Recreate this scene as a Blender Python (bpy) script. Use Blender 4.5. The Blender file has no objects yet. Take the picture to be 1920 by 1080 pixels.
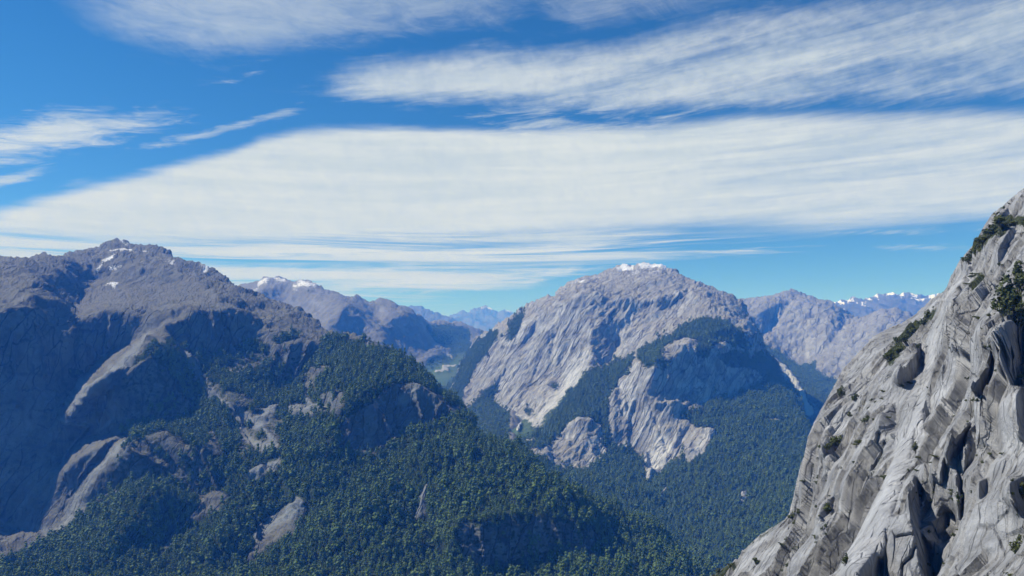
import bpy, math, random
import numpy as np
from mathutils import Vector

C = bpy.context.scene
COL = C.collection
PI = math.pi
R = math.radians

# ------------------------------------------------------------------ camera, light, sky, exposure
F, CX, HY = 1280.0, 960.0, 620.0            # focal length in photo pixels, principal column, horizon row
cam = bpy.data.cameras.new('camera')
cam.lens = 24.0
cam.sensor_width = 36.0
cam.shift_y = (HY - 540.0) / 1920.0
cam.clip_start = 1.0
cam.clip_end = 200000.0
cam_ob = bpy.data.objects.new('camera', cam)
cam_ob.rotation_euler = (R(90), 0, 0)
COL.objects.link(cam_ob)
C.camera = cam_ob

SUN_A, SUN_EL = R(-100), R(49)                # sun bearing (0 = behind the viewer, -90 = from the left), height
sun_dir = Vector((math.sin(SUN_A) * math.cos(SUN_EL), -math.cos(SUN_A) * math.cos(SUN_EL), math.sin(SUN_EL)))
sl = bpy.data.lights.new('sun', 'SUN')
sl.energy = 4.8
sl.angle = R(0.5)
sl.color = (1.0, 0.97, 0.93)
sun = bpy.data.objects.new('sun', sl)
sun.rotation_euler = (-sun_dir).to_track_quat('-Z', 'Y').to_euler()
COL.objects.link(sun)

C.view_settings.view_transform = 'Standard'
C.view_settings.look = 'None'
C.view_settings.exposure = 0.35
C.view_settings.gamma = 1.0
C.view_settings.use_curve_mapping = False
C.cycles.use_denoising = True
C.cycles.max_bounces = 5
C.cycles.diffuse_bounces = 1
C.cycles.volume_bounces = 1
C.cycles.transparent_max_bounces = 8


class NT:
    """little helper to write node graphs as expressions"""
    def __init__(s, tree):
        s.t = tree

    def n(s, kind, **kw):
        nd = s.t.nodes.new(kind)
        for k, v in kw.items():
            setattr(nd, k, v)
        return nd

    def put(s, sock, v):
        if v is None:
            return
        if isinstance(v, bpy.types.NodeSocket):
            s.t.links.new(v, sock)
        else:
            sock.default_value = v

    def m(s, op, a, b=None, c=None, clamp=False):
        nd = s.n('ShaderNodeMath', operation=op)
        nd.use_clamp = clamp
        for i, v in enumerate((a, b, c)):
            if v is not None:
                s.put(nd.inputs[i], v)
        return nd.outputs[0]

    def vm(s, op, a, b=None):
        nd = s.n('ShaderNodeVectorMath', operation=op)
        s.put(nd.inputs[0], a)
        if b is not None:
            s.put(nd.inputs[1], b)
        return nd.outputs[0]

    def mr(s, v, a, b, c=0.0, d=1.0, smooth=True):
        nd = s.n('ShaderNodeMapRange')
        if smooth:
            nd.interpolation_type = 'SMOOTHSTEP'
        s.put(nd.inputs[0], v)
        for i, q in enumerate((a, b, c, d)):
            s.put(nd.inputs[i + 1], q)
        return nd.outputs[0]

    def mix(s, f, a, b, blend='MIX'):
        nd = s.n('ShaderNodeMix', data_type='RGBA', blend_type=blend)
        s.put(nd.inputs[0], f)
        for sock, v in ((nd.inputs[6], a), (nd.inputs[7], b)):
            if isinstance(v, tuple) and len(v) == 3:
                v = (*v, 1)
            s.put(sock, v)
        return nd.outputs[2]

    def noise(s, vec, scale, detail=4, rough=0.55, dist=0.0):
        nd = s.n('ShaderNodeTexNoise')
        s.put(nd.inputs['Vector'], vec)
        nd.inputs['Scale'].default_value = scale
        nd.inputs['Detail'].default_value = detail
        nd.inputs['Roughness'].default_value = rough
        nd.inputs['Distortion'].default_value = dist
        return nd.outputs['Fac']

    def comb(s, x, y, z):
        nd = s.n('ShaderNodeCombineXYZ')
        for i, v in enumerate((x, y, z)):
            s.put(nd.inputs[i], v)
        return nd.outputs[0]

    def curve(s, x, pts):
        """piecewise curve through pts (x and y in 0..1)"""
        nd = s.n('ShaderNodeFloatCurve')
        cv = nd.mapping.curves[0]
        nd.mapping.use_clip = False
        nd.mapping.extend = 'HORIZONTAL'
        pts = sorted(pts)
        while len(cv.points) < len(pts):
            cv.points.new(0.5, 0.5)
        for p, (a, b) in zip(cv.points, pts):
            p.location = (a, b)
            p.handle_type = 'VECTOR'
        nd.mapping.update()
        s.put(nd.inputs['Value'], x)
        return nd.outputs[0]


world = bpy.data.worlds.new('World')
C.world = world
world.use_nodes = True
world.cycles.sampling_method = 'MANUAL'
world.cycles.sample_map_resolution = 512
wt = world.node_tree
wt.nodes.clear()
w = NT(wt)
SKY_STRENGTH = 0.065
sky = w.n('ShaderNodeTexSky', sky_type='NISHITA')
sky.sun_disc = False
sky.sun_elevation = SUN_EL
sky.sun_rotation = math.atan2(sun_dir.x, sun_dir.y)
sky.altitude = 900
sky.air_density = 1.0
sky.dust_density = 0.0
sky.ozone_density = 2.0
tc = w.n('ShaderNodeTexCoord')
sep = w.n('ShaderNodeSeparateXYZ')
w.put(sep.inputs[0], tc.outputs['Generated'])
dx, dy, dz = sep.outputs
az = w.m('ARCTAN2', dx, dy)                     # bearing and height of the looked-at spot of the sky, radians
el = w.m('ARCSINE', dz)
AZ0, AZ1, EL1 = -0.78, 0.78, 0.62


def sky_pt(px, py):
    x, z = (px - CX) / F, (HY - py) / F
    a = math.atan(x)
    e = math.atan(z * math.cos(a))
    return ((a - AZ0) / (AZ1 - AZ0), e / EL1)


azn = w.m('DIVIDE', w.m('SUBTRACT', az, AZ0), AZ1 - AZ0)
eln = w.m('DIVIDE', el, EL1)
# wind-drawn streak noises on the dome
streak_c = w.comb(w.m('MULTIPLY', azn, 3.0), w.m('MULTIPLY', w.m('ADD', eln, w.m('MULTIPLY', azn, -0.10)), 17.0), 0.0)
n_streak = w.noise(streak_c, 1.3, 5, 0.6, 0.6)
puff_c = w.comb(w.m('MULTIPLY', azn, 20.0), w.m('MULTIPLY', w.m('ADD', eln, w.m('MULTIPLY', azn, -0.18)), 15.0), 3.3)
n_puff = w.noise(puff_c, 1.0, 7, 0.62, 0.4)
fine_c = w.comb(w.m('MULTIPLY', azn, 60.0), w.m('MULTIPLY', w.m('ADD', eln, w.m('MULTIPLY', azn, 0.35)), 26.0), 7.3)
n_fine = w.noise(fine_c, 1.3, 5, 0.6, 0.3)
comb_c = w.comb(w.m('ADD', w.m('MULTIPLY', azn, 45.0), w.m('MULTIPLY', eln, 30.0)), w.m('ADD', w.m('MULTIPLY', eln, 9.0), w.m('MULTIPLY', azn, 3.0)), 1.3)
n_comb = w.noise(comb_c, 1.0, 4, 0.6, 0.5)
flow_c = w.comb(w.m('MULTIPLY', azn, 4.2), w.m('MULTIPLY', w.m('ADD', eln, w.m('MULTIPLY', azn, -0.02)), 44.0), 11.0)
n_flow = w.noise(flow_c, 1.0, 7, 0.62, 0.9)


def fibres(slope, along, across, seed, detail=8, rough=0.68, dist=0.5):
    """wind-drawn fibres: noise stretched along a bearing that climbs by slope"""
    c = w.comb(w.m('MULTIPLY', azn, along), w.m('MULTIPLY', w.m('ADD', eln, w.m('MULTIPLY', azn, -slope)), across), seed)
    return w.noise(c, 1.0, detail, rough, dist)


f_up = fibres(0.30, 15.0, 44.0, 2.0)
f_up2 = fibres(0.24, 5.0, 18.0, 5.0, 6)
f_main = fibres(0.06, 5.0, 30.0, 8.0)
f_left = fibres(0.42, 17.0, 40.0, 14.0, 9, 0.7, 0.9)
f_veil = fibres(-0.25, 16.0, 22.0, 19.0, 9, 0.72, 0.7)
wob = w.m('ADD', w.m('MULTIPLY', w.m('SUBTRACT', n_puff, 0.5), 0.012), w.m('MULTIPLY', w.m('SUBTRACT', f_up, 0.5), 0.02))


def band(top, bot, st, sb, dens, wobble=1.0):
    """a cloud band between two edge lines; st, sb = softness of its edges, dens = its thickness along the bearing"""
    t = w.curve(azn, [sky_pt(*p) for p in top])
    b = w.curve(azn, [sky_pt(*p) for p in bot])
    d = w.curve(azn, [(sky_pt(x, 300)[0], v) for x, v in dens])
    e = w.m('ADD', eln, w.m('MULTIPLY', wob, wobble))
    up = w.mr(e, w.m('SUBTRACT', t, st), w.m('ADD', t, st * 0.6), 1.0, 0.0)
    dn = w.mr(e, w.m('SUBTRACT', b, sb * 0.6), w.m('ADD', b, sb))
    return w.m('MULTIPLY', w.m('MULTIPLY', up, dn), d)


def feather(raw, n, k, lo, hi, top_=1.0):
    """let the fibres eat into the thin parts of a band; nothing is added where the band is absent"""
    v = w.m('ADD', raw, w.m('MULTIPLY', w.m('SUBTRACT', n, 0.5), k))
    return w.m('MULTIPLY', w.m('MULTIPLY', w.mr(v, lo, hi), w.mr(raw, 0.0, 0.12)), top_)


def union(a, b):
    return w.m('SUBTRACT', 1.0, w.m('MULTIPLY', w.m('SUBTRACT', 1.0, a), w.m('SUBTRACT', 1.0, b)), clamp=True)


def line(pts, h):
    return [(x, y - h) for x, y in pts], [(x, y + h) for x, y in pts]


main = band([(-200, 430), (0, 393), (120, 361), (240, 331), (350, 304), (430, 284), (490, 258), (560, 243), (650, 238), (740, 237), (860, 243),
             (960, 244), (1100, 240), (1250, 232), (1400, 214), (1600, 210), (1900, 204), (2050, 200)],
            [(-200, 450), (0, 442), (200, 462), (400, 462), (700, 446), (960, 446), (1150, 432), (1300, 430), (1500, 436), (1800, 420), (2050, 418)],
            0.03, 0.05, [(-200, .95), (500, 1.0), (1000, .98), (1250, .84), (1500, .74), (1920, .64), (2100, .6)], 0.9)
main = feather(main, w.m('ADD', w.m('MULTIPLY', f_main, 0.75), w.m('MULTIPLY', n_flow, 0.25)), 1.0, -0.02, 0.9, 0.97)
low = band([(-200, 420), (700, 415), (960, 420), (1500, 438), (2050, 440)],
           [(-200, 565), (500, 565), (800, 570), (1000, 550), (1100, 515), (1300, 492), (1500, 484), (2050, 470)],
           0.03, 0.04, [(-200, .92), (900, .88), (1100, .8), (1400, .68), (1500, .5), (1620, .1), (1920, .1)], 0.5)
low = feather(low, n_flow, 2.6, 0.42, 1.1, 0.95)
upper = band([(480, 175), (560, 144), (620, 124), (700, 106), (900, 84), (1000, 90), (1150, 70), (1250, 40), (1400, 12), (1700, -25), (2050, -60)],
             [(480, 176), (560, 172), (620, 182), (700, 194), (760, 201), (880, 196), (960, 205), (1080, 214), (1250, 212), (1400, 206), (1600, 202), (1920, 196), (2050, 190)],
             0.075, 0.05, [(420, 0), (520, .3), (620, .75), (700, .95), (1000, .9), (1200, .85), (1500, .9), (1700, .86), (1920, .82)], 1.3)
t1, b1 = line([(900, 205), (1150, 165), (1320, 104), (1420, 88), (1560, 66), (1700, 48), (1920, 26), (2050, 10)], 12)
gap1 = band(t1, b1, 0.05, 0.05, [(900, 0), (1150, .1), (1350, .8), (1600, .9), (1750, .6), (1920, .5)], 1.0)
t1, b1 = line([(1300, 165), (1500, 150), (1640, 126), (1760, 112), (1860, 98), (2050, 80)], 14)
gap2 = band(t1, b1, 0.05, 0.06, [(1300, 0), (1480, .4), (1640, .85), (1800, .85), (1920, .6)], 1.4)
t1, b1 = line([(1500, 170), (1700, 162), (1950, 150)], 26)
gap3 = band(t1, b1, 0.06, 0.06, [(1400, 0), (1600, .42), (1920, .5)], 1.4)
upper = w.m('SUBTRACT', upper, w.m('ADD', w.m('ADD', gap1, gap2), gap3), clamp=True)
upper = feather(upper, w.m('ADD', w.m('MULTIPLY', f_up, 0.45), w.m('ADD', w.m('MULTIPLY', f_up2, 0.4), w.m('MULTIPLY', n_fine, 0.15))), 1.8, 0.14, 1.12, 0.86)
bridge = band([(820, 200), (900, 195), (1100, 195), (1300, 200), (1450, 205)], [(820, 240), (900, 245), (1100, 262), (1300, 250), (1450, 225)], 0.03, 0.03,
              [(820, 0), (900, .45), (1050, .6), (1200, .55), (1400, .3), (1450, 0)], 1.6)
bridge = feather(bridge, f_up, 2.4, 0.3, 1.1, 0.75)
veil = band([(-100, -120), (300, -130), (960, -150), (1500, -130), (2050, -150)], [(60, 10), (140, 58), (250, 102), (400, 118), (560, 100), (700, 82), (800, 68), (960, 58), (1100, 62), (1300, 30), (1500, 5), (2050, -20)],
            0.03, 0.07, [(40, 0), (140, .4), (260, .8), (420, .95), (640, .9), (760, .82), (900, .62), (1000, .42), (1100, .7), (1250, .66), (1400, .5)], 1.6)
veil = feather(veil, w.m('ADD', w.m('MULTIPLY', f_veil, 0.65), w.m('MULTIPLY', f_up2, 0.35)), 1.6, 0.15, 1.25, 0.62)
wisp = band([(-200, 245), (0, 230), (100, 200), (200, 192), (290, 194), (400, 200)], [(-200, 318), (0, 312), (100, 304), (200, 276), (300, 244), (400, 214)],
            0.05, 0.04, [(-200, .95), (0, .92), (120, .85), (250, .72), (350, .5), (430, 0)], 2.2)
wisp = feather(wisp, f_left, 1.9, 0.2, 1.05, 0.88)
cl = union(main, union(low, union(upper, union(veil, union(wisp, bridge)))))
for pts, h, dens in (
        ([(180, 292), (300, 268), (400, 250), (480, 227), (560, 205), (600, 200)], 10, [(150, 0), (260, .34), (450, .5), (540, .42), (590, 0)]),
        ([(-200, 362), (0, 341), (50, 329), (110, 318)], 13, [(-200, .8), (0, .8), (60, .62), (120, 0)]),
        ([(370, 150), (440, 139), (510, 120)], 18, [(350, 0), (430, .3), (480, .36), (520, 0)]),
        ([(90, 352), (160, 340), (220, 330)], 10, [(80, 0), (150, .5), (230, 0)]),
        ([(560, 192), (575, 195)], 6, [(550, 0), (563, .5), (580, 0)]),
        ([(1500, 440), (1640, 436), (1760, 432), (1920, 428)], 6, [(1500, 0), (1600, .62), (1750, .5), (1950, .4)]),
        ([(1560, 462), (1700, 466), (1920, 458)], 7, [(1560, 0), (1720, .5), (1900, .3)]),
        ([(940, 512), (1100, 508), (1270, 494)], 7, [(900, .6), (1050, .66), (1180, .5), (1280, 0)]),
        ([(780, 545), (960, 536), (1060, 534)], 8, [(760, .5), (960, .5), (1070, 0)])):
    t1, b1 = line(pts, h)
    s = band(t1, b1, 0.010, 0.010, dens, 0.9)
    cl = union(cl, feather(s, f_left, 2.2, 0.14, 1.1, 0.7))
cl = w.m('MULTIPLY', cl, w.mr(n_fine, 0.25, 0.65, 0.93, 1.03), clamp=True)
cl = w.m('MULTIPLY', cl, w.mr(el, -0.02, 0.02))
# the sheet of cloud ends to both sides of the valley; overhead and to the south the sky is clear
cl = w.m('MULTIPLY', cl, w.m('MULTIPLY', w.mr(w.m('ABSOLUTE', az), 0.78, 1.1, 1.0, 0.0), w.mr(el, 0.45, 0.6, 1.0, 0.0)))
hs = w.n('ShaderNodeHueSaturation')
hs.inputs['Saturation'].default_value = 1.3
hs.inputs['Value'].default_value = 1.0
w.put(hs.inputs['Color'], sky.outputs[0])
# thick parts of the sheet are a touch greyer than its bright thin folds
cloud_rgb = w.mix(w.mr(w.m('ADD', w.m('MULTIPLY', n_streak, 0.5), w.m('MULTIPLY', f_main, 0.5)), 0.36, 0.62), (7.2, 8.3, 8.9), (8.6, 9.35, 9.5))
clear = w.mix(1.0, hs.outputs[0], w.mix(w.mr(el, 0.0, 0.35), (0.58, 0.94, 1.26), (0.66, 1.1, 1.28)), 'MULTIPLY')
skyc = w.mix(cl, clear, cloud_rgb)
bg = w.n('ShaderNodeBackground')
bg.inputs['Strength'].default_value = SKY_STRENGTH
w.put(bg.inputs['Color'], skyc)
wo = w.n('ShaderNodeOutputWorld')
w.put(wo.inputs['Surface'], bg.outputs[0])

# ------------------------------------------------------------------ numeric helpers
rng = np.random.default_rng(7)
random.seed(7)
PERM = rng.permutation(256).astype(np.int32)
PERM = np.concatenate([PERM, PERM, PERM])
_g = rng.normal(size=(256, 3)).astype(np.float32)
GRAD = _g / np.linalg.norm(_g, axis=1, keepdims=True)


def perlin(p):
    p = np.asarray(p, np.float32)
    i = np.floor(p).astype(np.int32)
    f = p - i
    i &= 255
    u = f * f * f * (f * (f * 6 - 15) + 10)
    out = 0
    for cx in (0, 1):
        hx = PERM[(i[:, 0] + cx) & 255]
        wx = u[:, 0] if cx else 1 - u[:, 0]
        for cy in (0, 1):
            hy = PERM[(hx + i[:, 1] + cy) & 255]
            wy = wx * (u[:, 1] if cy else 1 - u[:, 1])
            for cz in (0, 1):
                g = GRAD[PERM[(hy + i[:, 2] + cz) & 255]]
                d = g[:, 0] * (f[:, 0] - cx) + g[:, 1] * (f[:, 1] - cy) + g[:, 2] * (f[:, 2] - cz)
                out = out + wy * (u[:, 2] if cz else 1 - u[:, 2]) * d
    return out * 1.5


def fbm(p, octv=4, gain=0.5, ridged=False):
    a, s, tot = 1.0, 0.0, 0.0
    q = np.asarray(p, np.float32)
    for k in range(octv):
        n = perlin(q + 17.3 * k)
        if ridged:
            n = 1 - 2 * np.abs(n)
        s = s + a * n
        tot += a
        a *= gain
        q = q * 2.03
    return s / tot


def n2(x, y, seed=0.0, octv=3, gain=0.5):
    sh = x.shape
    return fbm(np.stack([x.ravel(), y.ravel(), np.full(x.size, seed)], 1), octv, gain).reshape(sh)


def frame(d):
    d = np.array(d, float)
    d /= np.linalg.norm(d)
    a = np.cross(d, (0, 1, 0.001))
    a /= np.linalg.norm(a)
    return a, np.cross(d, a), d


def shingles(P, d, nrm, wa, wl, tilt, step, seed, wob=0.22):
    """granite slabs: flat strips along the grain d, each tilted and set at its own height, ending in a sharp drop; returns (height, distance to the joint)"""
    d = np.array(d, float)
    d /= np.linalg.norm(d)
    a = np.cross(d, nrm)
    a /= np.linalg.norm(a)
    k0 = int(seed * 13)
    big = fbm(P / (wa * 9.0) + seed, 2)
    x = P @ a / wa + big * 1.1 + fbm(P / (wa * 1.3) + seed + 4, 2) * wob
    x = x + 0.22 * np.sin(x * 2.1 + seed) + 0.15 * np.sin(x * 4.7 + 2 * seed)
    y = P @ d / wl + fbm(P / (wl * 0.25) + seed + 9, 2) * 0.10
    ix = np.floor(x).astype(np.int32)
    tx = x - ix
    rx = PERM[(ix + k0) & 255]
    y = y + rx / 255.0 * 3.0 + (tx - .5) * (PERM[rx + 11] / 255.0 - .5) * 0.5
    iy = np.floor(y).astype(np.int32)
    ty = y - iy
    k = PERM[(PERM[(ix + k0) & 255] + iy) & 255]
    h = (PERM[(k + 57) & 255] / 255.0 * 1.25 - .25) * (tx - 0.5) * tilt + (PERM[(k + 33) & 255] / 255.0 - .5) * 2 * step + (PERM[(k + 71) & 255] / 255.0 - .5) * (ty - .5) * tilt * 0.6
    joint = np.minimum(np.minimum(tx, 1 - tx) * wa, np.minimum(ty, 1 - ty) * wl)
    tone = np.clip((PERM[(k + 17) & 255] / 255.0 - 0.6) * 1.4, 0, 1)
    return h, joint, tone


def pip(poly, X, Y):
    inside = np.zeros(X.shape, bool)
    n = len(poly)
    for i in range(n):
        x1, y1 = poly[i]
        x2, y2 = poly[(i + 1) % n]
        if y1 == y2:
            continue
        c = ((y1 > Y) != (y2 > Y)) & (X < (x2 - x1) * (Y - y1) / (y2 - y1) + x1)
        inside ^= c
    return inside


def seg_dist(line_, X, Y):
    best = np.full(X.shape, 1e9)
    side = np.zeros(X.shape)
    for (x1, y1), (x2, y2) in zip(line_[:-1], line_[1:]):
        vx, vy = x2 - x1, y2 - y1
        L2 = vx * vx + vy * vy + 1e-9
        t = np.clip(((X - x1) * vx + (Y - y1) * vy) / L2, 0, 1)
        ex, ey = X - x1 - t * vx, Y - y1 - t * vy
        d = np.hypot(ex, ey)
        best = np.minimum(best, d)
    return best


def gblur(A, sig):
    if sig <= 0:
        return A
    p = int(sig * 3) + 1
    B = np.pad(A, p, mode='edge')
    ky = np.fft.fftfreq(B.shape[0])[:, None]
    kx = np.fft.rfftfreq(B.shape[1])[None]
    G = np.exp(-2 * (np.pi * sig) ** 2 * (kx ** 2 + ky ** 2))
    B = np.fft.irfft2(np.fft.rfft2(B) * G, B.shape)
    return B[p:-p, p:-p]


def tps(pts, val, X, Y, lam=1e-3):
    p = np.array(pts, float) / 200.0
    n = len(p)
    r = np.linalg.norm(p[:, None] - p[None], axis=2)
    K = np.where(r > 0, r * r * np.log(r + 1e-12), 0) + lam * np.eye(n)
    A = np.zeros((n + 3, n + 3))
    A[:n, :n] = K
    A[:n, n] = 1
    A[:n, n + 1:] = p
    A[n:, :n] = A[:n, n:].T
    wgt = np.linalg.solve(A, np.concatenate([val, np.zeros(3)]))
    x, y = X / 200.0, Y / 200.0
    out = wgt[n] + wgt[n + 1] * x + wgt[n + 2] * y
    for i in range(n):
        r2 = (x - p[i, 0]) ** 2 + (y - p[i, 1]) ** 2
        out = out + wgt[i] * 0.5 * r2 * np.log(r2 + 1e-12)
    return out


def bil(A, gx, gy):
    h, w_ = A.shape
    gx = np.clip(gx, 0, w_ - 1.001)
    gy = np.clip(gy, 0, h - 1.001)
    i, j = gx.astype(int), gy.astype(int)
    fx, fy = gx - i, gy - j
    return (A[j, i] * (1 - fx) + A[j, i + 1] * fx) * (1 - fy) + (A[j + 1, i] * (1 - fx) + A[j + 1, i + 1] * fx) * fy



class Land:
    """One landform. Surveyed points give its distance, facing outlines give the bearing and steepness of its walls and slopes;
    the two are solved into one continuous surface, roughened with real rock relief and closed with a back slope."""
    def __init__(s, x0, x1, y0, y1, anchors, walls=(), ribs=(), lam_px=110.0, warp=6.0, seed=1.0, gs=2.0, sharp=1.25, edge=None, iters=45, soft=0.0):
        GS = s.gs = gs
        s.x0, s.y0 = x0, y0
        xs = np.arange(x0, x1 + GS, GS)
        ys = np.arange(y0, y1 + GS, GS)
        s.X, s.Y = np.meshgrid(xs, ys)
        s.seed = seed
        s.WX = s.X + warp * n2(s.X / 22, s.Y / 22, seed, 4, 0.6)
        s.WY = s.Y + warp * n2(s.X / 22, s.Y / 22, seed + 5, 4, 0.6)
        a = np.array(anchors, float)
        u0 = tps(a[:, :2], np.log(a[:, 2]), s.X, s.Y)
        u0 = np.clip(u0, np.log(a[:, 2].min() * 0.8), np.log(a[:, 2].max() * 1.15))
        s.u = u0
        s.wall = np.zeros(u0.shape)
        if walls:
            gy0, gx0 = np.gradient(u0, GS)
            fx = np.zeros(u0.shape)
            fy = np.zeros(u0.shape)
            mt_ = np.zeros(u0.shape)
            rx, ry = (s.X - CX) / F, (HY - s.Y) / F
            for wl in walls:
                al, sp, poly = wl[:3]
                bl = edge or (wl[3] if len(wl) > 3 else 3.0)
                wt_ = wl[4] if len(wl) > 4 else 1.0
                m = gblur(pip(poly, s.WX, s.WY).astype(float), bl / GS) * wt_
                al, sp = R(al), R(sp)
                nx, ny, nz = math.sin(sp) * math.sin(al), math.cos(sp), -math.sin(sp) * math.cos(al)
                nr = np.minimum(nx * rx + ny * ry + nz, -0.13)
                gx, gy = -nx / nr / F, ny / nr / F
                fx = fx * (1 - m) + m * (gx - gx0)
                fy = fy * (1 - m) + m * (gy - gy0)
                mt_ = 1 - (1 - mt_) * (1 - m)
            P = int(160 / GS)
            fx, fy, mm = np.pad(fx, P), np.pad(fy, P), np.pad(mt_, P)
            kx = 2 * np.pi * np.fft.rfftfreq(fx.shape[1], GS)[None]
            ky = 2 * np.pi * np.fft.fftfreq(fx.shape[0], GS)[:, None]
            lam = (1.0 / lam_px) ** 2
            W = mm + (1 - mm) * 0.05              # the walls keep their facing, the ground between them gives way
            lw = lam * 0.05
            den = kx ** 2 + ky ** 2 + lam

            def grad(v):
                return np.roll(v, -1, 1) - v, np.roll(v, -1, 0) - v

            def div(a, b):
                return a - np.roll(a, 1, 1) + b - np.roll(b, 1, 0)

            def op(v):
                a, b = grad(v)
                return -div(W * a, W * b) + lw * GS * GS * v

            def pre(r):
                z_ = r / np.sqrt(W)
                z_ = np.fft.irfft2(np.fft.rfft2(z_) / (den * GS * GS), r.shape)
                return z_ / np.sqrt(W)
            rr = -div(W * fx * GS, W * fy * GS)
            v = np.zeros(fx.shape)
            z_ = pre(rr)
            p_ = z_
            rz = (rr * z_).sum()
            for it in range(iters):
                q_ = op(p_)
                al_ = rz / (p_ * q_).sum()
                v = v + al_ * p_
                rr = rr - al_ * q_
                z_ = pre(rr)
                rz2 = (rr * z_).sum()
                p_ = z_ + rz2 / rz * p_
                rz = rz2
            v = v[P:-P, P:-P]
            s.u = u0 + v
            s.wall = mt_
        for pts, wd, amp in ribs:                 # amp > 0: a rib standing out, amp < 0: a gully, metres
            d = seg_dist(pts, s.WX, s.WY)
            s.u = s.u - amp * np.exp(-(d / wd) ** sharp) / np.exp(s.u)
        if soft:
            s.u = gblur(s.u, soft)

    def mask(s, polys=(), strokes=(), blur=2.0, warp=1.0):
        m = np.zeros(s.X.shape)
        wx = s.X + (s.WX - s.X) * warp
        wy = s.Y + (s.WY - s.Y) * warp
        for p in polys:
            m = np.maximum(m, pip(p, wx, wy))
        for pts, wd in strokes:
            m = np.maximum(m, np.clip(1.5 - seg_dist(pts, wx, wy) / wd, 0, 1))
        return gblur(m, blur / s.gs)

    def at(s, A, px, py):
        return bil(A, (px - s.x0) / s.gs, (py - s.y0) / s.gs)

    def build(s, name, sky_line, bottom, step, mat, masks, relief, jag=1.5, rnd=(0.05, 22.0), back=1.0, drop=0.7, nblur=6.0, smooth=True, aim=None, tonal=False, kind='structure', label=None, cat=None):
        sk = np.array(sky_line, float)
        px = np.arange(sk[0, 0], sk[-1, 0] + step, step)
        S = np.interp(px, sk[:, 0], sk[:, 1])
        S = S + jag * n2(px / 9.0, px * 0, s.seed + 31, 4, 0.6) * 2 + jag * n2(px / 40.0, px * 0, s.seed + 41, 2, 0.6) * 1.5
        nr = int((bottom - S.min()) / step)
        t = np.linspace(0, 1, nr)[:, None]
        PY = bottom + (S[None] - bottom) * t
        PX = np.broadcast_to(px[None], PY.shape)
        u = s.at(s.u, PX, PY)
        q = np.clip((PY - S[None]) / rnd[1], 0, 1)
        u = u + rnd[0] * (1 - np.sqrt(q))
        D = np.exp(u)
        s.px, s.S, s.PX, s.PY = px, S, PX, PY
        P = np.stack([(PX - CX) / F * D, D, (HY - PY) / F * D], 2)
        top = P[-1]
        hd = top[:, :2] / np.linalg.norm(top[:, :2], axis=1, keepdims=True)
        sc = D[-1][:, None] / 4000.0 * back
        rows = []
        for dl in (6, 16, 40, 90, 180, 350, 700, 1200, 2000):
            rows.append(np.concatenate([top[:, :2] + hd * dl * sc, top[:, 2:] - drop * dl * sc * (0.6 + 0.4 * dl / 2000)], 1))
        P = np.concatenate([P, np.array(rows)], 0)
        nrow, ncol = P.shape[:2]
        M = {}
        for k, A in dict(masks, wall=s.wall).items():
            m = s.at(A, PX, PY)
            M[k] = np.concatenate([m, np.repeat(m[-1:], nrow - nr, 0)], 0)
        du = np.gradient(P, axis=1)
        dv = np.gradient(P, axis=0)
        Nn = np.cross(du, dv)
        Nn /= np.linalg.norm(Nn, axis=2, keepdims=True) + 1e-9
        for k in range(3):
            Nn[..., k] = gblur(Nn[..., k], nblur)
        Nn /= np.linalg.norm(Nn, axis=2, keepdims=True) + 1e-9
        if aim:                                   # slabs all part along the same planes
            Nn = 0.3 * Nn + 0.7 * np.array(aim)
            Nn /= np.linalg.norm(Nn, axis=2, keepdims=True)
        flat = P.reshape(-1, 3)
        h = np.zeros(len(flat))
        forest = M['forest'].ravel()
        s.joint = np.ones(len(flat))
        s.tone = np.zeros(len(flat))
        for r in relief:
            sel = slice(None)
            if r['k'] == 'fbm':
                d_ = fbm(flat / r['wl'] + s.seed, r.get('o', 5), r.get('g', 0.5), r.get('rid', False)) * r['amp']
            elif r['k'] == 'flute':
                a, b, d = frame(r['d'])
                bend = fbm(flat / (r['wa'] * 5) + s.seed, 2)[:, None] * r['wa'] * 0.9
                q_ = np.stack([(flat @ a) / r['wa'], (flat @ b) / r['wa'], (flat @ d) / r['wl']], 1) + bend / r['wa']
                d_ = fbm(q_ + s.seed * 3, r.get('o', 4), r.get('g', 0.55), True) * r['amp']
            else:
                d_, j, tn = shingles(flat, r['d'], np.array(r['n'], float), r['wa'], r['wl'], r['tilt'], r['step'], r['seed'])
                s.joint = np.minimum(s.joint, j / r['jw'])
                s.tone = np.maximum(s.tone, tn * r.get('tone', 0.0))
            if r['k'] == 'plates':                # the slabs thin out towards the rounded edge of the cliff
                ef = np.concatenate([0.2 + 0.8 * np.clip((PY - S[None]) / 18.0, 0, 1), np.full((nrow - nr, ncol), 0.2)], 0).ravel()
                d_ = d_ * ef
            if r.get('on') == 'rock':
                d_ = d_ * (1 - 0.8 * forest)
            if 'w' in r:
                d_ = d_ * (1 - r['w'] * M['wall'].ravel())
            if 'm' in r:
                d_ = d_ * (M[r['m']].ravel() if r['m'][0] != '-' else 1 - M[r['m'][1:]].ravel())
            h += d_
        flat = flat + Nn.reshape(-1, 3) * h[:, None]
        P = flat.reshape(P.shape)
        s.P, s.nfront, s.Mm = P, nr, M
        # steepness for the alpine-turf channel
        du = np.gradient(P, axis=1)
        dv = np.gradient(P, axis=0)
        N2 = np.cross(du, dv)
        N2 /= np.linalg.norm(N2, axis=2, keepdims=True) + 1e-9
        s.N = N2
        idx = np.arange(nrow * ncol).reshape(nrow, ncol)
        f = np.stack([idx[:-1, :-1], idx[:-1, 1:], idx[1:, 1:], idx[1:, :-1]], 2).reshape(-1, 4)
        ob = mesh_from(name, flat, f, mat)
        me = ob.data
        me.polygons.foreach_set('use_smooth', np.full(len(f), smooth))
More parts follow.
